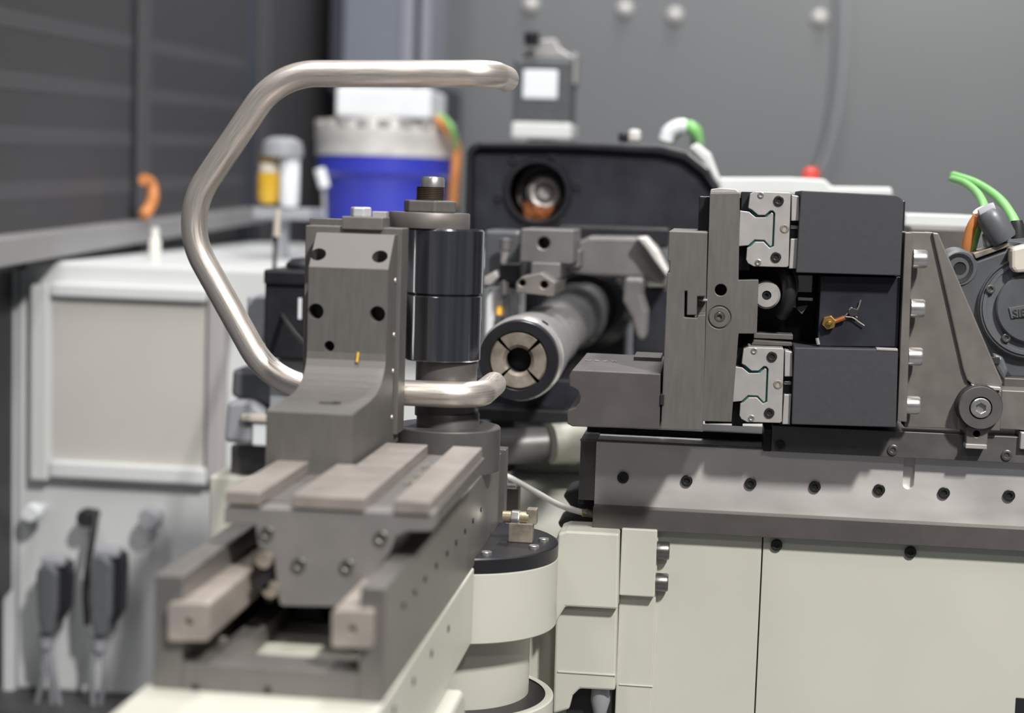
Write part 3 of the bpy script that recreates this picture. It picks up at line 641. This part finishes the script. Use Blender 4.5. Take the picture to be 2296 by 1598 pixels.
pp('boss_seat', [(2150, 905), (2245, 905), (2242, 966), (2147, 962)], YG+.008, 0.04, 'steel_warm', cs, 0.0008)
lathe('pivot_boss', [(0, .02), (0, .004), (25*kk, .004), (25*kk, 0), (46*kk, 0), (47*kk, .0006), (47*kk, .03), (0, .03)], (q.x, YG-.004, q.z), (0, 1, 0), 'dark_steel', cs, 48)
ring('boss_gap', (q.x, YG+.002, q.z), (0, 1, 0), 46*kk, 50*kk, 0.02, 'rubber', cs)
ring('bolt_gap', (q.x, YG-.0005, q.z), (0, 1, 0), 22*kk, 25*kk, 0.004, 'rubber', cs)
screw((q.x, YG, q.z), 22*kk, 0.005, cs, 'screw_bright', name='boss_screw')
b1 = pp('stop_block', [(2167, 956), (2216, 957), (2213, 1006), (2166, 1004)], YG+.004, 0.04, 'steel_warm', cs, 0.0008)
cut(b1, [hole(W(2190, 972, YG+.004), (0, 1, 0), 0.0030, 0.02)])
pb('stop_foot', 2165, 996, 2213, 1006, YG+.001, 0.02, 'steel_light', cs, 0.0005)
pb('side_block', 2243, 878, 2420, 966, YG+.016, 0.06, 'steel_warm', cs, 0.0008)
pb('side_tab', 2250, 850, 2420, 882, YG+.05, 0.03, 'plate_brown', cs, 0.001)
pb('rear_clip', 2288, 972, 2420, 1010, YG+.01, 0.03, 'steel_light', cs, 0.0008)
pp('back_web', [(1590, 440), (2030, 450), (2012, 950), (1580, 950)], YF+.105, 0.02, 'black_steel', cs, 0.001)

# clamp die with half-round groove
dk = [(1283, 829), (1481, 838), (1479, 962), (1284, 956), (1272, 950), (1271, 922)]
arc = [(1300-26*math.cos(t)*1.0, 900-30*math.sin(t)) for t in [math.pi*.0]]
grv = [(1276, 918), (1290, 914), (1299, 902), (1301, 890), (1296, 876), (1284, 868), (1277, 866)]
cdie = thing('clamp_die', W(1380, 960, YO), 'dark brown clamp die block with a half-round groove facing the collet', 'die block')
pp('block', dk+grv+[(1276, 842)], YO, 0.165, 'plate_brown', cdie, 0.0008)
zt_ = W(1380, 832, YO).z
text_mesh('engraving', 'U B X R', 0.0085, (W(1312, 812, YO+.09).x, YO+.085, zt_+.0001), (0, 0, 0), 'steel_light', cdie, 0.0001)
pb('top_plate', 1420, 800, 1482, 838, YO+.11, 0.05, 'plate_brown', cdie, 0.0006)

# ================================================================== MOTOR AND CABLES
YM = 1.56; km = YM/FPX
mo = thing('servo_motor', W(2290, 830, YM), 'grey servo motor with a round ringed cover, cut by the right edge', 'motor')
mc = W(2310, 688, YM)
pp('housing', [(2140, 640), (2145, 595), (2290, 545), (2480, 560), (2500, 860), (2262, 850), (2215, 800)], YM, 0.12, 'motor_grey', mo, 0.004)
lathe('cover_ring', [(0.0, .0), (96*km, .0), (97*km, -.0015), (104*km, -.0015), (105*km, 0), (112*km, 0), (113*km, .001), (113*km, .02), (0, .02)], (mc.x, YM-.006, mc.z), (0, 1, 0), 'motor_light', mo, 64)
ring('groove_ring', (mc.x, YM-.008, mc.z), (0, 1, 0), 109*km, 111*km, 0.004, 'rubber', mo, 64)
lathe('cover_disc', [(0, .0), (74*km, .0), (77*km, .0015), (77*km, .02), (0, .02)], (mc.x, YM-.012, mc.z), (0, 1, 0), 'motor_grey', mo, 56)
for x, y in ((2221, 648), (2256, 757)):
    screw(W(x, y, YM-.008), 0.0038, 0.002, mo, 'screw_grey')
npz = pp('name_plate', [(2262, 690), (2420, 662), (2420, 690), (2268, 714)], YM-.0135, 0.0015, 'motor_light', mo, 0.0002)
q = W(2271, 711, YM-.0142); text_mesh('lettering', 'SIE', 0.0098, q, (math.pi/2, -0.13, 0), 'screw_grey', mo, 0.0002)
lathe('lug_ring', [(0.006, .0), (0.015, 0), (0.017, .002), (0.017, .02), (0.006, .02)], W(2152, 602, YM-.004), (-.15, 1, 0.1), 'motor_light', mo, 32)
lathe('lug_bore', [(0, .004), (0.0135, .001), (0.0135, .015), (0, .015)], W(2150, 602, YM-.006), (-.15, 1, 0.1), 'rubber', mo, 24)
pp('clip', [(2268, 556), (2300, 548), (2380, 548), (2380, 606), (2276, 612), (2268, 600)], YM-.02, 0.04, 'beige', mo, 0.003)
pp('eye_lug', [(2225, 790), (2250, 800), (2262, 830), (2252, 856), (2230, 820)], YM-.01, 0.03, 'motor_light', mo, 0.003)
pb('eye_slot', 2222, 800, 2242, 816, YM-.012, 0.01, 'rubber', mo, 0.0006)
pp('top_edge', [(2182, 568), (2262, 542), (2264, 552), (2188, 580)], YM-.004, 0.04, 'jaw', mo, 0.0008)
t = thing('plug_connector', W(2225, 552, YM), 'grey angled plug connector on top of the motor', 'connector')
ax = (W(2248, 530, YM)-W(2212, 470, YM)).normalized()
lathe('shell', [(0, 0), (22*km, 0), (27*km, .003), (30*km, .008), (31*km, .028), (28*km, .031), (0, .031)], W(2212, 472, YM), ax, 'motor_light', t, 28)
lathe('collar', [(0, 0), (14*km, 0), (22*km, .010), (22*km, .014), (0, .014)], W(2196, 484, YM), (W(2230, 476, YM)-W(2196, 484, YM)), 'cap_grey', t, 24)
pp('base', [(2208, 524), (2254, 516), (2264, 540), (2212, 556)], YM-.004, 0.02, 'motor_grey', t, 0.002)
lathe('white_cap', [(0, 0), (16*km, 0), (20*km, .006), (18*km, .012), (0, .012)], W(2196, 470, YM+.012), (0.4, 0.2, -.6), 'cast_white', t, 20)
def cable(name, pts, r, m, lb):
    return tag(sweep(name, spline(pts), r, m, None, 14), lb, 'cable')
cable('orange_cable', [W(2192, 486, YM+.006), W(2178, 510, YM+.008), W(2168, 545, YM+.012), W(2162, 580, YM+.02)], 0.0046, 'orange', 'orange motor cable running down from the grey plug')
cable('green_cable', [W(2198, 505, YM+.016), W(2190, 530, YM+.018), W(2182, 560, YM+.022), W(2178, 590, YM+.03)], 0.0028, 'green', 'green cable beside the orange motor cable')
cable('green_cable', [W(2135, 402, 1.80), W(2165, 412, 1.75), W(2190, 432, 1.68), W(2204, 455, 1.62), W(2208, 470, 1.59)], 0.0042, 'green', 'green cable arching into the grey plug from the left')
cable('green_cable', [W(2138, 394, 1.82), W(2190, 412, 1.76), W(2240, 446, 1.68), W(2272, 490, 1.61), W(2280, 520, 1.57)], 0.0046, 'green', 'longer green cable arching over the grey plug to the motor clip')
tag(lathe('cable_gland', [(0, 0), (.006, 0), (.006, .012), (.0048, .016), (0, .016)], W(2282, 534, YM), (-.12, 0, 1), 'rubber', None, 18), 'black gland where the longer green cable enters the motor clip', 'gland')

# ================================================================== COLLET AND SPINDLE
YK = 1.64; kc = YK/FPX
ck = W(1162, 808, YK); CX, CZ = ck.x, ck.z
col_ = thing('collet_chuck', (CX, YK, CZ-.04), 'black-ringed collet chuck with four split jaws on a chrome spindle', 'collet chuck')
lathe('nose_ring', [(67*kc, .004), (67*kc, -.0015), (68*kc, -.002), (89*kc, -.002), (91*kc, -.0005), (91*kc, .014), (67*kc, .014)], (CX, YK, CZ), (0, 1, 0), 'black_steel', col_, 64)
lathe('nose_sleeve', [(67*kc, .0142), (92*kc, .0142), (97*kc, .019), (97*kc, .058), (94*kc, .061), (67*kc, .061)], (CX, YK, CZ), (0, 1, 0), 'chrome', col_, 64)
for i in range(4):
    a0 = math.radians(45+90*i+4.2); a1 = math.radians(135+90*i-4.2)
    lathe('jaw', [(29*kc, .012), (29*kc, .003), (36*kc, 0), (62*kc, -.001), (66*kc, .001), (66*kc, .05), (29*kc, .05)], (CX, YK, CZ), (0, 1, 0), 'jaw', col_, 16, 35, a0, a1)
lathe('bore', [(0, .03), (29.5*kc, .03), (29.5*kc, .012), (31*kc, .012), (31*kc, .06), (0, .06)], (CX, YK, CZ), (0, 1, 0), 'black', col_, 32)
lathe('slot_back', [(29*kc, .018), (66*kc, .018), (66*kc, .03), (29*kc, .03)], (CX, YK, CZ), (0, 1, 0), 'black', col_, 32)
lathe('body', [(66*kc, .040), (92*kc, .041), (92*kc, .12), (90*kc, .123), (84*kc, .125), (84*kc, .30), (80*kc, .31), (80*kc, 1.0), (0, 1.0)], (CX, YK, CZ), (0, 1, 0), 'chrome', col_, 64)
ring('rear_ring', (CX, YK+.62, CZ), (0, 1, 0), 78*kc, 100*kc, 0.06, 'chrome', col_)
for an, y in ((58, .028), (125, .028)):
    r_ = 98*kc; screw((CX+math.cos(math.radians(an))*r_, YK+y, CZ+math.sin(math.radians(an))*r_), 0.004, 0.0008, col_, 'screw_black', (math.cos(math.radians(an)), 0, math.sin(math.radians(an))))
lathe('hub', [(0, .86), (.050, .86), (.066, .88), (.070, .89), (.070, 1.0), (0, 1.0)], (CX, YK, CZ), (0, 1, 0), 'black_steel', col_, 56)
box('stand', CX-.05, CX+.06, YK+.90, YK+.98, zt, CZ-.02, 'navy', col_, 0.002)
for an in (-10, 35, 80):
    screw((CX+math.cos(math.radians(an))*.058, YK+.876, CZ+math.sin(math.radians(an))*.058), 0.007, 0.004, col_, 'screw_bright')

# cast arm with finger and head block over the collet
ca = thing('wiper_carriage', W(1230, 660, 1.92), 'grey head block with drilled lower jaw above the collet', 'tool head')
hb = pb('head_block', 1166, 514, 1286, 590, 1.86, 0.10, 'cast_grey', ca, 0.002)
cut(hb, [hole(W(1219, 545, 1.86), (0, 1, 0), 0.0065, 0.03)])
pb('neck', 1190, 588, 1256, 625, 1.85, 0.08, 'cast_grey', ca, 0.002)
jw = pp('lower_jaw', [(1156, 634), (1170, 620), (1212, 612), (1246, 634), (1242, 664), (1156, 656)], 1.80, 0.13, 'steel_warm', ca, 0.002)
cut(jw, [hole(W(1171, 634, 1.80), (0, 1, 0), 0.0035, 0.03), hole(W(1220, 638, 1.80), (0, 1, 0), 0.0042, 0.03)])
arm = thing('cast_arm', W(1440, 760, 2.0), 'grey cast arm with a hooked finger behind the clamp die', 'arm')
pp('beam', [(1280, 548), (1320, 530), (1440, 532), (1470, 552), (1498, 606), (1498, 640), (1470, 636), (1446, 624), (1330, 618), (1282, 612)], 1.98, 0.10, 'cast_grey', arm, 0.004)
pp('finger', [(1398, 622), (1446, 622), (1440, 660), (1452, 700), (1448, 762), (1428, 762), (1416, 716), (1396, 676)], 1.95, 0.06, 'cast_grey', arm, 0.006, 3)
pp('guard_edge', [(1426, 532), (1450, 530), (1476, 562), (1498, 606), (1496, 622), (1470, 588), (1448, 556)], 1.955, 0.05, 'cast_white', arm, 0.003)
pp('white_shell', [(1444, 628), (1450, 596), (1482, 590), (1496, 606), (1498, 642), (1446, 644)], 1.99, 0.06, 'cast_white', arm, 0.005)
pb('dark_box', 1420, 642, 1500, 792, 2.08, 0.1, 'navy', arm, 0.004)
pb('top_bar', 1250, 508, 1500, 552, 2.06, 0.08, 'black_steel', arm, 0.003)
a, b, c, e = rect(1420, 780, 1500, 800, 2.1); box('pedestal', a, b, 2.09, 2.17, zt, e, 'navy', arm, 0.002)
pb('rear_link', 1276, 560, 1300, 600, 1.93, 0.06, 'cast_grey', arm, 0.002)
pr = thing('proximity_unit', W(1140, 770, 1.95), 'pale terminal box with an amber lamp beside the bend die', 'terminal box')
pb('box', 1088, 646, 1166, 800, 1.93, 0.05, 'bottle_white', pr, 0.003)
pb('lamp', 1114, 688, 1123, 706, 1.922, 0.01, 'lamp_amber', pr, 0.001)
pb('lamp_base', 1111, 708, 1126, 724, 1.922, 0.01, 'motor_grey', pr, 0.001)
pb('upper_case', 1084, 516, 1164, 648, 1.945, 0.08, 'motor_grey', pr, 0.004)
sweep('rod', [W(1133, 556, 1.92), W(1130, 660, 1.92)], 0.0050, 'chrome', pr, 16)
lathe('rod_cap', [(0, 0), (.007, 0), (.007, .012), (0, .014)], W(1133, 560, 1.92), (0, 0, 1), 'cast_grey', pr, 16)
pb('dark_clamp', 1118, 590, 1166, 632, 1.915, 0.03, 'black_steel', pr, 0.002)
pp('silver_wedge', [(1084, 622), (1112, 606), (1118, 622), (1100, 640), (1084, 640)], 1.90, 0.03, 'steel_light', pr, 0.002)
a, b, c, e = rect(1090, 790, 1166, 830, 1.93); box('stand', a+.005, b-.005, 1.935, 1.97, zt, c+.005, 'navy', pr, 0.002)
for i in range(4):
    x = 1130+i*10; sweep('wire', [W(x, 652, 1.927), W(x+1, 700, 1.927), W(x+2, 760, 1.927)], 0.0016, 'cap_grey', pr, 8)

# dark drive motor and grey units left of the bracket
dm = thing('arm_motor', W(640, 805, 1.9), 'black square motor left of the clamp bracket', 'motor')
pb('body', 592, 612, 720, 806, 1.85, 0.10, 'black', dm, 0.003)
pb('top_lid', 590, 606, 720, 640, 1.845, 0.11, 'black_steel', dm, 0.003)
pb('pale_label', 668, 668, 676, 716, 1.8485, 0.004, 'bottle_white', dm, 0.0005)
pb('side_flange', 552, 664, 594, 770, 1.90, 0.06, 'cap_grey', dm, 0.003)
lathe('top_dome', [(0, 0), (.022, 0), (.022, .004), (.015, .010), (0, .012)], W(684, 600, 1.9), (0, 0, 1), 'black', dm, 24)
pb('pale_foot', 618, 806, 690, 860, 1.88, 0.06, 'cabinet_white', dm, 0.003)
gu = thing('junction_unit', W(560, 1000, 1.9), 'grey lumpy junction unit low behind the tube bend', 'junction box')
pp('upper_box', [(520, 826), (610, 830), (640, 880), (624, 916), (560, 900), (516, 890)], 1.92, 0.08, 'motor_light', gu, 0.006)
pp('lower_box', [(508, 900), (560, 896), (600, 930), (598, 1000), (500, 992)], 1.90, 0.10, 'cap_grey', gu, 0.006)
pb('tan_band', 540, 930, 612, 946, 1.89, 0.02, 'beige', gu, 0.002)
pb('pale_box', 564, 944, 640, 1002, 1.895, 0.06, 'bottle_white', gu, 0.003)
pb('olive_block', 516, 1000, 640, 1070, 1.95, 0.10, 'cast_grey', gu, 0.003)
a, b, c, e = rect(516, 1066, 700, 1100, 1.95)
box('base', a-.02, b, 1.93, 2.15, 0, e, 'white', gu, 0.004)
box('motor_post', W(600, 850, 1.89).x, W(690, 850, 1.89).x, 1.90, 1.94, c, W(650, 858, 1.89).z, 'cap_grey', gu, 0.002)

# ================================================================== BEND ARM (channel towards the camera)
YN, YE = 0.97, 1.52
ba = thing('swing_beam', W(600, 1560, YN), 'grey steel channel beam with guide rails reaching towards the camera', 'beam')
xl, xr = W(346, 1420, YN).x, W(861, 1440, YN).x
zt2 = W(600, 1303, YN).z; zb2 = W(600, 1559, YN).z
xli, xri = W(408, 1420, YN).x, W(806, 1440, YN).x
zfl = W(600, 1497, YN).z
wallL = prism('side_wall', [(xl, zb2), (xl, zt2), (xli, zt2), (xli, zfl-.001), (xli, zb2)], YN, YE, 'beam_steel', ba, 0.0008)
wallR = box('side_wall', xri, xr, YN, 1.30, zb2, zt2, 'beam_steel', ba, 0.0008)
wR2 = box('side_wall', xri, xr, 1.3008, YE, zb2, zt2, 'beam_steel', ba, 0.0008)
box('end_block', xr-.02, xr+.004, YE, YE+.02, zb2, zt2+.003, 'dark_steel', ba, 0.0008)
box('front_sill', xli, xri, YN, YN+.03, zb2, zfl, 'beam_steel', ba, 0.0008)
box('floor_plate', xli, xri, YN+.03, YE, zb2, zb2+.004, 'white', ba, 0.0003)
box('deck', xli, xri, 1.30, YE, zt2-.012, zt2, 'beam_steel', ba, 0.0005)
# guide rails
for (x0, y0, x1, y1) in ((375, 1352, 468, 1437), (743, 1368, 836, 1452)):
    rl = pp('guide_rail', rounded(x0, y0, x1, y1, 9), YN-.006, 0.40, 'rail_tan', ba, 0.0006)
    cut(rl, [hole(W((x0+x1)/2, (y0+y1)/2, YN-.006), (0, 1, 0), 0.0022, 0.01, 16)])
pp('screw_bar', [(478, 1462), (535, 1462), (535, 1500), (478, 1500)], YN+.03, 0.4, 'beam_steel', ba, 0.001)
lathe('ball_screw', [(0, 0), (.012, 0), (.0125, .001), (.0125, .35), (0, .35)], W(690, 1395, YN+.16), (0, 1, 0), 'black', ba, 32)
for x, y in ((465, 1470), (500, 1435), (598, 1480), (382, 1468)):
    lathe('sill_pin', [(0, 0), (.0026, 0), (.0026, .002), (.002, .003), (0, .003)], W(x, y, YN+.028), (0, -1, 0), 'steel_warm', ba, 16)
for x, y in ((438, 1541), (600, 1546)):
    screw(W(x, y, YN), 0.0022, 0.0006, ba, 'screw_black')
# tapped holes and pins in the right flank
def flank(x, y): return WX(x, y, xr)
hl = []
for x, y in ((905, 1357), (930, 1328), (953, 1298), (978, 1268), (1002, 1240), (1022, 1216), (1042, 1190), (1060, 1167), (1078, 1142)):
    q = flank(x, y); lathe('flank_plug', [(0, 0), (.0020, 0), (.0022, .0004), (.0022, .001), (0, .001)][::-1], (xr, q.y, q.z), (1, 0, 0), 'screw_black', ba, 14)
# white arm base under the channel
wx0 = W(318, 1570, YN).x
z_w = W(1068, 1440, 1.35).z
base = prism('arm_base', [(wx0, z_w), (wx0, zb2), (xr+.0012, zb2), (xr+.0012, z_w)], YN-.06, 1.35, 'white', ba, 0.0015)
for x, y in ((883, 1591), (927, 1527), (967, 1465), (1005, 1409)):
    q = WX(x, y, xr+.0012); screw((xr+.0012, q.y, q.z), 0.0030, 0.0006, ba, 'screw_black', (1, 0, 0), 'base_screw')
x2 = W(1100, 1550, 1.20).x
prism_x('arm_foot', [(1.05, z_w-.16), (1.05, z_w-.012), (1.10, z_w-.004), (1.23, z_w-.004), (1.245, z_w-.016), (1.245, z_w-.16)], wx0+.01, WX(1100, 1560, xr).x+.012, 'white', ba, 0.004)
box('arm_post', wx0+.02, xr-.01, 1.08, 1.22, 0.0, z_w-.15, 'white', ba, 0.003)

# ------------------------------------------------------------------ die slide on the arm (T-shaped carriage)
YT = 1.05
ds = thing('die_slide', W(730, 1360, YT), 'grey T-shaped slide carriage with three top strips on the arm', 'slide')
Tp = [(503, 1136), (973, 1150), (970, 1192), (912, 1192), (886, 1204), (872, 1240), (858, 1262), (840, 1290), (796, 1362), (628, 1358), (620, 1330), (614, 1250), (578, 1222), (572, 1176), (502, 1174)]
pp('end_plate', Tp, YT, 0.02, 'plate_steel', ds, 0.001)
zt3 = W(735, 1141, YT).z
box('saddle', W(506, 1150, YT).x, W(970, 1160, YT).x, YT+.02, 1.295, zt3-.011, zt3, 'steel', ds, 0.0006)
box('saddle_core', W(590, 1250, YT).x, W(880, 1250, YT).x, YT+.02, 1.29, W(735, 1300, YT).z, zt3-.011, 'dark_steel', ds, 0.0006)
zs = W(735, 1111, YT).z
for x0, x1 in ((506, 584), (657, 818), (886, 966)):
    xa_, xb_ = W(x0, 1115, YT).x, W(x1, 1128, YT).x; xk = W(876, 700, 1.30).x+.001
    if x0 == 657:
        box('top_strip', xa_, xb_, YT-.002, 1.178, zt3, zs, 'strip_steel', ds, 0.0008); box('top_strip', xk, xb_, 1.179, 1.29, zt3, zs, 'strip_steel', ds, 0.0008)
    else: box('top_strip', xa_, xb_, YT-.002, 1.29, zt3, zs, 'strip_steel', ds, 0.0008)
for x, y in ((599, 1195), (855, 1205), (671, 1265), (779, 1269)):
    screw(W(x, y, YT), 0.0046, 0.002, ds, 'screw_grey')
for x0, y0, mm in ((596, 1300, 'screw_black'), (614, 1316, 'jaw'), (600, 1250, 'jaw')):
    lathe('wiper_lip', [(0, 0), (.005, 0), (.005, .01), (0, .01)], W(x0, y0, YT+.004), (0, -1, 0), mm, ds, 14)
pb('wiper_strip', 596, 1236, 614, 1350, YT+.004, 0.02, 'black_steel', ds, 0.001)
for i in range(9):
    a = random.uniform(1.14, 1.27); bm_x = W(900, 1100, YT).x-.006+random.uniform(-.012, .008)
    sweep('swarf', spline([(bm_x, a, zt3+.001), (bm_x+.004, a+.004, zt3+.003), (bm_x+.008, a-.002, zt3+.0012)], 4), 0.0008, 'jaw', ds, 6)

# ------------------------------------------------------------------ clamp bracket (L-shaped) on the slide
YU, YK2, YFt = 1.30, 1.36, 1.18
cb = thing('clamp_bracket', W(700, 1066, YFt), 'upright L-shaped grey clamp bracket with drilled chamfered head', 'bracket')
ux0, ux1 = W(690, 700, YU).x, W(868, 700, YU).x
fz = W(700, 926, YFt).z; fzb = zt3
zc0 = W(780, 601, YU).z; zc1 = W(795, 524, YU+.022).z
zfil = W(770, 790, YU).z
side = [(YFt, fzb), (YFt, fz), (YFt+.01, fz+.001)]
side += [(YU-.055, fz+.003)]
n = 8
for i in range(n+1):
    t = i/n; side.append((YU-.05+.05*math.sin(t*math.pi/2), fz+.004+(zfil-fz-.004)*(1-math.cos(t*math.pi/2))))
side += [(YU, zc0), (YU+.024, zc1), (YK2, zc1), (YK2, fzb)]
br = prism_x('body', side, ux0, ux1, 'steel', cb, 0.001)
hz = []
for x, y, r in ((714, 573, 0.0062), (852, 578, 0.0062)):
    q = W(x, y, YU+.010); nrm = Vector((0, -(zc1-zc0), .024)).normalized(); hz.append(hole(q, -nrm, r, 0.02))
for x, y, r in ((708, 698, 0.0062), (846, 704, 0.0062), (738, 776, 0.0042)):
    q = W(x, y, YU); hz.append(hole((q.x, YU, q.z), (0, 1, 0), r, 0.02))
q = W(757, 868, YU-.05); hz.append(hole((q.x, YU-.075, fz+.004), (0, 0, -1), 0.0085, 0.02))
cut(br, hz)
bk0, bk1 = W(679, 700, 1.335).x, W(908, 700, YK2).x
box('back_plate', bk0, bk1, 1.338, YK2+.008, W(760, 960, YK2).z, W(790, 508, 1.34).z, 'steel', cb, 0.0008)
pb('top_cap', 766, 486, 858, 515, 1.335, 0.03, 'steel_warm', cb, 0.0008)
q = W(809, 486, 1.35); hexnut('cap_bolt', (q.x, 1.35, q.z), (0, 0, 1), 0.0088, 0.0078, 'zinc', cb, 0.5)
pb('top_nub', 834, 474, 866, 490, 1.352, 0.012, 'steel_light', cb, 0.0006)
pb('side_bar', 694, 490, 770, 508, 1.40, 0.03, 'steel', cb, 0.0006)
for x, y in ((880, 630), (879, 752), (874, 835), (871, 940)):
    q = WX(x, y, ux1); lathe('side_plug', [(0, .0008), (.0018, .0008), (.002, 0), (0, 0)][::-1], (bk1 if x > 890 else ux1, 1.33, q.z), (1, 0, 0), 'rail_tan', cb, 14)
sweep('paint_mark', [W(803, 790, YU-.001), W(800, 812, YU-.004)], 0.0011, 'yellow', cb, 6)

# ================================================================== BEND DIE
YD = 1.42; kd = YD/FPX
ax0 = W(994, 660, YD); DX = ax0.x
bd = thing('bend_die', (DX, YD, zt2), 'stacked bend die with two polished blue-black rolls under a hex nut', 'bend die')
zd = lambda y, Y=YD: W(994, y, Y).z
R1 = 89*kd
lathe('lower_roll', [(0, zd(805)), (R1-.001, zd(805)), (R1, zd(802)), (R1, zd(662)), (R1-.001, zd(659)), (0, zd(659))], (DX, YD, 0), (0, 0, 1), 'blue_black', bd, 72)
lathe('upper_roll', [(0, zd(657)), (R1-.001, zd(657)), (R1+.0005, zd(654)), (R1+.0005, zd(516)), (R1-.001, zd(512)), (0, zd(512))], (DX, YD, 0), (0, 0, 1), 'blue_black', bd, 72)
lathe('groove_spacer', [(0, zd(660)), (R1-.002, zd(660)), (R1-.002, zd(656)), (0, zd(656))], (DX, YD, 0), (0, 0, 1), 'black', bd, 48)
XF = DX-.012
lathe('top_flange', [(0, zd(512)), (91*kd, zd(512)), (92*kd, zd(510)), (92*kd, zd(480)), (90*kd, zd(477)), (0, zd(477))], (W(963, 490, YD).x, YD, 0), (0, 0, 1), 'steel_warm', bd, 64)
xn = W(964, 460, YD).x
hexnut('hex_nut', (xn, YD, zd(477)), (0, 0, 1), 63*kd, 27*kd, 'steel', bd, 0.35, 0.0014)
thr = [(0, zd(452))]; z0_, z1_ = zd(452), zd(420)
for i in range(8):
    za = z0_+(z1_-z0_)*i/8; zb_ = z0_+(z1_-z0_)*(i+.5)/8; thr += [(33*kd, za), (30*kd, zb_)]
thr += [(33*kd, z1_), (0, z1_)]
lathe('threaded_stud', thr, (xn, YD, 0), (0, 0, 1), 'stud_brown', bd, 32, 20)
lathe('stud_tip', [(0, zd(420)), (27*kd, zd(420)), (27*kd, zd(404)), (24*kd, zd(398)), (0, zd(396))], (xn+.002, YD, 0), (0, 0, 1), 'screw_bright', bd, 28)
lathe('neck', [(0, zd(930)), (70*kd, zd(930)), (70*kd, zd(808)), (0, zd(805))], (W(1000, 870, YD).x, YD, 0), (0, 0, 1), 'dark_steel', bd, 64)
xf = W(1004, 960, YD).x
lathe('lower_neck', [(0, zt2+.020), (72*kd, zt2+.020), (72*kd, zd(926)), (70*kd, zd(922)), (0, zd(922))], (xf, YD, 0), (0, 0, 1), 'dark_steel', bd, 64)
zfl2 = W(1004, 953, YD).z
lathe('base_flange', [(0, zt2), (121*kd, zt2), (121*kd, zfl2-.001), (119*kd, zfl2), (0, zfl2)], (xf, YD, 0), (0, 0, 1), 'dark_steel', bd, 72)

# ================================================================== BENT TUBE
YTb = 1.383; kt = YTb/FPX
rt = 30*kt
lw = W(985, 884, YTb); ztb = lw.z
xc = W(1074, 888, YTb).x
P = [Vector((xc, 1.478, ztb)), Vector((xc, YTb, ztb)), W(612, 868, YTb), W(404, 493, YTb), W(624, 165, YTb), W(1104, 165, YTb)]
P[2].z = ztb+.0005
P.append(P[-1]+Vector((0.004, 0.06, 0.0)))
tube = sweep('bent_tube', fillet(P, [0.030, 0.066, 0.066, 0.062, 0.022], 18), rt, 'tube_steel', None, 40, 0.0015)
tag(tube, 'brushed stainless steel tube bent into a large open hexagonal loop', 'tube')
